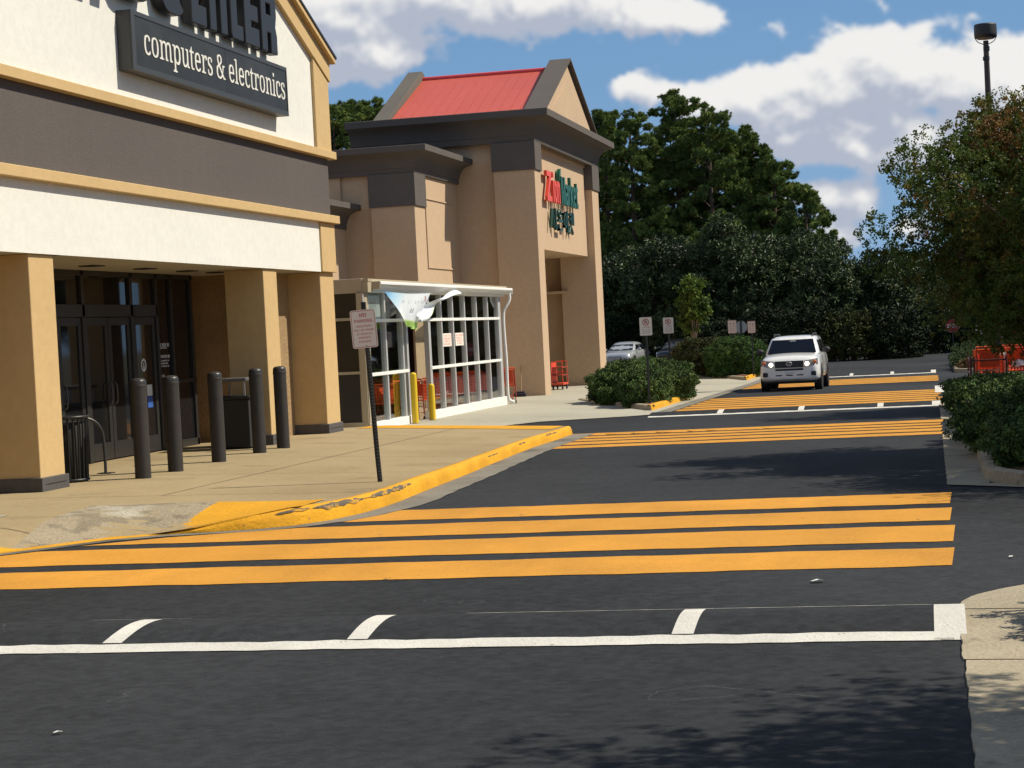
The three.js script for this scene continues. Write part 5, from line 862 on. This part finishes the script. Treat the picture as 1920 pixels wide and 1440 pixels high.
// ================================================================ CARS (front toward +z of the car)
function loftBody(stations, n = 13) { // stations [z, halfWidth, bottom, top, crown, tuck]; closed rounded sections
  const rows = stations.map(([z, w, b, t, cr = .03, tk = .05]) => { const h = t - b, half = [[0, b], [w * .8, b], [w * .93, b + .03 * h + .02], [w - .012, b + .14 * h], [w, b + .36 * h], [w - .004, b + .6 * h], [w - tk * .35, b + .8 * h], [w - tk, b + .93 * h], [w - tk - .07, t - .004], [w * .6, t + cr * .55], [w * .3, t + cr * .9], [0, t + cr]]; const left = half.slice(1, -1).reverse().map(([x, y]) => [-x, y]); return half.concat(left, [half[0]]).map(([x, y]) => V(x, y, z)); });
  const cap = (r, f) => { const c = r.reduce((a, p) => a.add(p), V(0, 0, 0)).multiplyScalar(1 / r.length); return [r, r.map(() => c.clone())]; };
  return [strip(rows, .7), strip(cap(rows[0]), 0), strip(cap(rows.at(-1)), 0)];
}
function quad(a, b, c, d, th = .006) { // a slightly thick four cornered plate, corners counter clockwise from outside
  const n = b.clone().sub(a).cross(d.clone().sub(a)).normalize().multiplyScalar(th); const A = [a, b, c, d].map((p) => p.clone().add(n)); return [strip([[A[0], A[1]], [A[3], A[2]]], 0), strip([[a, b, c, d, a], [A[0], A[1], A[2], A[3], A[0]]], 0)];
}
const glassCar = new THREE.MeshPhysicalMaterial({ color: rgb([.008, .01, .014]), roughness: .05, specularIntensity: .55, side: THREE.DoubleSide });
function wheelOn(o, x, y, z, r, w, rimMat) {
  const s = Math.sign(x), m = new THREE.Matrix4().makeRotationZ(-s * Math.PI / 2).setPosition(x, y, z);
  const ty = part('wheel', xform(lathe([[r * .6, -w / 2], [r * .93, -w / 2], [r, -w / 2 + .025], [r, w / 2 - .025], [r * .93, w / 2], [r * .62, w / 2], [r * .6, -w / 2]], 28), m), mats.rubber, o);
  const rim = [xform(lathe([[.0001, w / 2 - .05], [r * .2, w / 2 - .04], [r * .22, w / 2 - .07], [r * .55, w / 2 - .09], [r * .6, w / 2 - .01], [r * .64, w / 2 - .005]], 20), m)]; for (let k = 0; k < 5; k++) { const a = k / 5 * 6.283, g = new THREE.BoxGeometry(r * .42, .03, r * .16); g.translate(r * .36, w / 2 - .045, 0); g.rotateY(a); rim.push(xform(uvm(g), m)); }
  part('rim', rim, rimMat, ty); return ty;
}
const rimMat = M([.45, .45, .46], .35, { metalness: .7 });
{
  const x = -4.2, z = -60.45, o = thing('white_car', 'white four wheel drive car with lit headlamps driving toward the camera', 'car', [x, G(z), z], -.015);
  const paint = new THREE.MeshPhysicalMaterial({ color: rgb([.78, .77, .74]), roughness: .35, clearcoat: 1, clearcoatRoughness: .04, side: THREE.DoubleSide }), trim = M([.02, .02, .021], .6);
  part('body', loftBody([[2.21, .60, .44, .74, .01, .06], [2.2, .74, .38, .82, .012, .08], [2.14, .83, .33, .93, .02, .09], [2.02, .88, .3, 1.0, .035, .09], [1.8, .905, .29, 1.035, .045, .085], [1.4, .907, .29, 1.075, .05, .08], [1.0, .907, .29, 1.115, .04, .075], [.6, .905, .29, 1.13, .02, .07], [-.6, .905, .29, 1.15, .02, .07], [-1.6, .905, .29, 1.17, .02, .075], [-2.05, .88, .32, 1.17, .02, .09], [-2.2, .8, .4, 1.12, .01, .1]]), paint, o);
  // cabin: rings from the belt line to the roof
  const ring = (y, zf, zr, w, k = .16) => { const pts = [[0, zf], [w * .55, zf - .015], [w * .86, zf - .06], [w * .97, zf - k], [w, zf - k * 2.2], [w, (zf + zr) / 2], [w, zr + .22], [w * .96, zr + .09], [w * .8, zr + .02], [0, zr]]; const left = pts.slice(1, -1).reverse().map(([a, b]) => [-a, b]); return pts.concat(left, [pts[0]]).map(([a, b]) => V(a, y, b)); };
  const rings = [[1.1, 1.1, -2.12, .835], [1.3, .86, -2.08, .78], [1.5, .6, -1.98, .715], [1.585, .46, -1.9, .68], [1.635, .25, -1.75, .6], [1.66, -.05, -1.5, .42], [1.668, -.4, -1.2, .12]].map((a) => ring(...a));
  part('cabin', strip(rings.slice().reverse(), .9), paint, o);
  const wz = (y) => lerp(1.1, .46, (y - 1.1) / .485), ww = (y) => lerp(.835, .68, (y - 1.1) / .485);
  const P = (u, y, lift = .035) => { const w = ww(y) * .9; return V(u * w, y, wz(y) - .05 * Math.pow(Math.abs(u), 3) + lift); };
  { const rows = []; for (let j = 0; j <= 5; j++) { const y = lerp(1.13, 1.545, j / 5), r = []; for (let i = 0; i <= 8; i++) r.push(P(-1 + i / 4, y)); rows.push(r); } part('windscreen', strip(rows, 0), glassCar, o); }
  part('sticker', quad(V(-.08, 1.49, wz(1.49) + .042), V(.1, 1.49, wz(1.49) + .042), V(.1, 1.515, wz(1.515) + .042), V(-.08, 1.515, wz(1.515) + .042), .002), M([.3, .3, .28], .5), o);
  for (const s of [-1, 1]) {
    const sx = (y) => s * (lerp(.835, .68, (y - 1.1) / .485) + .012);
    const win = (za, zb, zc, zd) => part('side_window', strip([[V(sx(1.15), 1.15, za), V(sx(1.15), 1.15, zb)], [V(sx(1.5), 1.5, zd), V(sx(1.5), 1.5, zc)]], 0), glassCar, o);
    win(.62, -.28, -.28, .28); win(-.36, -1.2, -1.2, -.36); win(-1.28, -1.86, -1.7, -1.28);
    part('roof_rail', tube([V(s * .58, 1.62, .25), V(s * .6, 1.69, .1), V(s * .6, 1.7, -.8), V(s * .58, 1.69, -1.5), V(s * .56, 1.62, -1.7)], .02, 24, 6), trim, o);
    const mi = part('mirror', [moved(uvm(new THREE.SphereGeometry(.115, 14, 10).scale(1.05, .78, .6)), s * 1.02, 1.2, .62), bar(V(s * .86, 1.14, .62), V(s * 1.0, 1.18, .62), .03, .03, 6)], trim, o);
    // lamps: clear housing, amber indicator, burning dipped beam
    const hl = part('headlight', strip([[.46, .82], [.6, .835], [.74, .855], [.86, .88]].map(([a, y]) => { const zf = 2.262 - Math.pow(a / .9, 4) * .215; return [V(s * a, y - .09, zf + .015), V(s * a, y + .01, zf - .005), V(s * a * .985, y + .1, zf - .06)]; }), .8), new THREE.MeshPhysicalMaterial({ color: rgb([.2, .19, .18]), roughness: .15, metalness: .2, side: THREE.DoubleSide }), o);
    part('lamp_bulb', moved(uvm(new THREE.SphereGeometry(.068, 14, 10).scale(1, 1, .4)), s * .54, .825, 2.255), new THREE.MeshStandardMaterial({ color: 0xffffff, emissive: rgb([1, .9, .7]), emissiveIntensity: 2.4 }), hl);
    part('indicator', moved(uvm(new THREE.SphereGeometry(.07, 12, 8).scale(.9, .8, .4)), s * .76, .875, 2.155), M([.7, .2, .06], .3), hl);
    part('fog_lamp', [bx(s * .64, s * .8, .46, .6, 1.95, 2.222, .03)], trim, o);
  }
  part('grille', slabX([[2.228, .725], [2.205, .92], [2.0, .94], [2.0, .725]], -.43, .43, .01), trim, o);
  const em = new THREE.TorusGeometry(.06, .012, 8, 20); em.scale(1.35, 1, 1); em.translate(0, .835, 2.235); const em2 = new THREE.TorusGeometry(.035, .01, 8, 18); em2.scale(.8, 1.5, 1); em2.translate(0, .835, 2.237); part('emblem', [uvm(em), uvm(em2)], mats.steel, o);
  part('intake', bx(-.42, .42, .635, .695, 2.1, 2.222, .015), trim, o); for (const a of [-.42, -.1, .22]) part('lower_slot', bx(a, a + .2, .475, .515, 2.1, 2.215, .01), trim, o);
  part('number_plate', bx(-.15, .15, .55, .62, 2.21, 2.226, .004), M([.7, .7, .68], .6), o);
  part('underbody', [bx(-.78, .78, .24, .36, -2.05, 2.08, .05)], trim, o);
  for (const [a, c] of [[-.78, 1.33], [.78, 1.33], [-.78, -1.33], [.78, -1.33]]) { const s = Math.sign(a); const ar = new THREE.CylinderGeometry(.42, .42, .2, 28); ar.rotateZ(Math.PI / 2); ar.translate(s * .815, .38, c); part('wheel_arch', uvm(ar), trim, o); wheelOn(o, s * .8, .345, c, .345, .23, rimMat); }
  for (const s of [-1, 1]) for (const c of [.62, -.36]) part('door_seam', bx(s * .905, s * .911, .4, 1.1, c, c - .012), trim, o);
}
function saloon(label, [x, z], turn, col, name) {
  const o = thing(name, label, 'car', [x, G(z), z], turn); const paint = new THREE.MeshPhysicalMaterial({ color: rgb(col), roughness: .35, metalness: .3, clearcoat: 1, clearcoatRoughness: .05, side: THREE.DoubleSide }), trim = M([.02, .02, .021], .6);
  part('body', loftBody([[2.25, .58, .34, .6, .01, .06], [2.22, .74, .26, .68, .012, .08], [2.1, .83, .22, .77, .03, .09], [1.8, .87, .2, .84, .04, .09], [1.2, .885, .2, .92, .04, .08], [.8, .885, .2, .95, .02, .07], [-1.4, .885, .2, 1.0, .02, .07], [-2.0, .85, .22, 1.0, .03, .09], [-2.27, .74, .32, .95, .01, .1]]), paint, o);
  const ring = (y, zf, zr, w) => { const pts = [[0, zf], [w * .55, zf - .02], [w * .86, zf - .07], [w * .97, zf - .18], [w, zf - .4], [w, (zf + zr) / 2], [w * .97, zr + .3], [w * .8, zr + .06], [0, zr]]; const left = pts.slice(1, -1).reverse().map(([a, b]) => [-a, b]); return pts.concat(left, [pts[0]]).map(([a, b]) => V(a, y, b)); };
  part('cabin', strip([[.93, 1.2, -1.9, .8], [1.12, .88, -1.6, .73], [1.3, .5, -1.25, .65], [1.38, .3, -1.05, .58], [1.43, 0, -.8, .4], [1.44, -.2, -.6, .1]].map((a) => ring(...a)).reverse(), .9), paint, o);
  const wz = (y) => lerp(1.2, .5, (y - .93) / .37), ww = (y) => lerp(.8, .65, (y - .93) / .37); { const rows = []; for (let j = 0; j <= 4; j++) { const y = lerp(.97, 1.29, j / 4), r = []; for (let i = 0; i <= 8; i++) { const u = -1 + i / 4; r.push(V(u * ww(y) * .9, y, wz(y) - .06 * Math.abs(u ** 3) + .015)); } rows.push(r); } part('windscreen', strip(rows, 0), glassCar, o); }
  for (const s of [-1, 1]) { const sx = (y) => s * (lerp(.8, .65, (y - .93) / .37) + .012); part('side_window', strip([[V(sx(.98), .98, .75), V(sx(.98), .98, -.2)], [V(sx(1.26), 1.26, .35), V(sx(1.26), 1.26, -.2)]], 0), glassCar, o); part('side_window', strip([[V(sx(.98), .98, -.28), V(sx(.98), .98, -1.2)], [V(sx(1.26), 1.26, -.28), V(sx(1.26), 1.26, -.9)]], 0), glassCar, o); part('mirror', moved(uvm(new THREE.SphereGeometry(.1, 12, 8).scale(1.1, .7, .6)), s * .98, 1.0, .72), paint, o);
    part('headlight', strip([[.45, .62], [.62, .64], [.76, .68], [.84, .72]].map(([a, y]) => { const zf = 2.24 - Math.pow(a / .9, 4) * .32; return [V(s * a, y - .06, zf + .01), V(s * a, y + .07, zf - .06)]; }), 0), new THREE.MeshPhysicalMaterial({ color: rgb([.55, .56, .57]), roughness: .12, metalness: .4, side: THREE.DoubleSide }), o); }
  part('grille', bx(-.4, .4, .56, .66, 2.1, 2.245, .03), trim, o); part('intake', bx(-.5, .5, .32, .42, 2.1, 2.25, .02), trim, o); part('underbody', bx(-.75, .75, .16, .3, -2.1, 2.1, .04), trim, o);
  for (const [a, c] of [[-.76, 1.36], [.76, 1.36], [-.76, -1.34], [.76, -1.34]]) { const s = Math.sign(a), ar = new THREE.CylinderGeometry(.36, .36, .16, 24); ar.rotateZ(Math.PI / 2); ar.translate(s * .815, .33, c); part('wheel_arch', uvm(ar), trim, o); wheelOn(o, s * .8, .31, c, .31, .2, rimMat); }
  return o;
}
saloon('silver saloon parked behind the market corner', [-16.85, -107], -.12, [.42, .44, .46], 'silver_car');
saloon('dark saloon parked in the shade right of the silver car', [-13.9, -107.5], -.1, [.016, .018, .022], 'dark_car');
renderer.render(scene, camera);
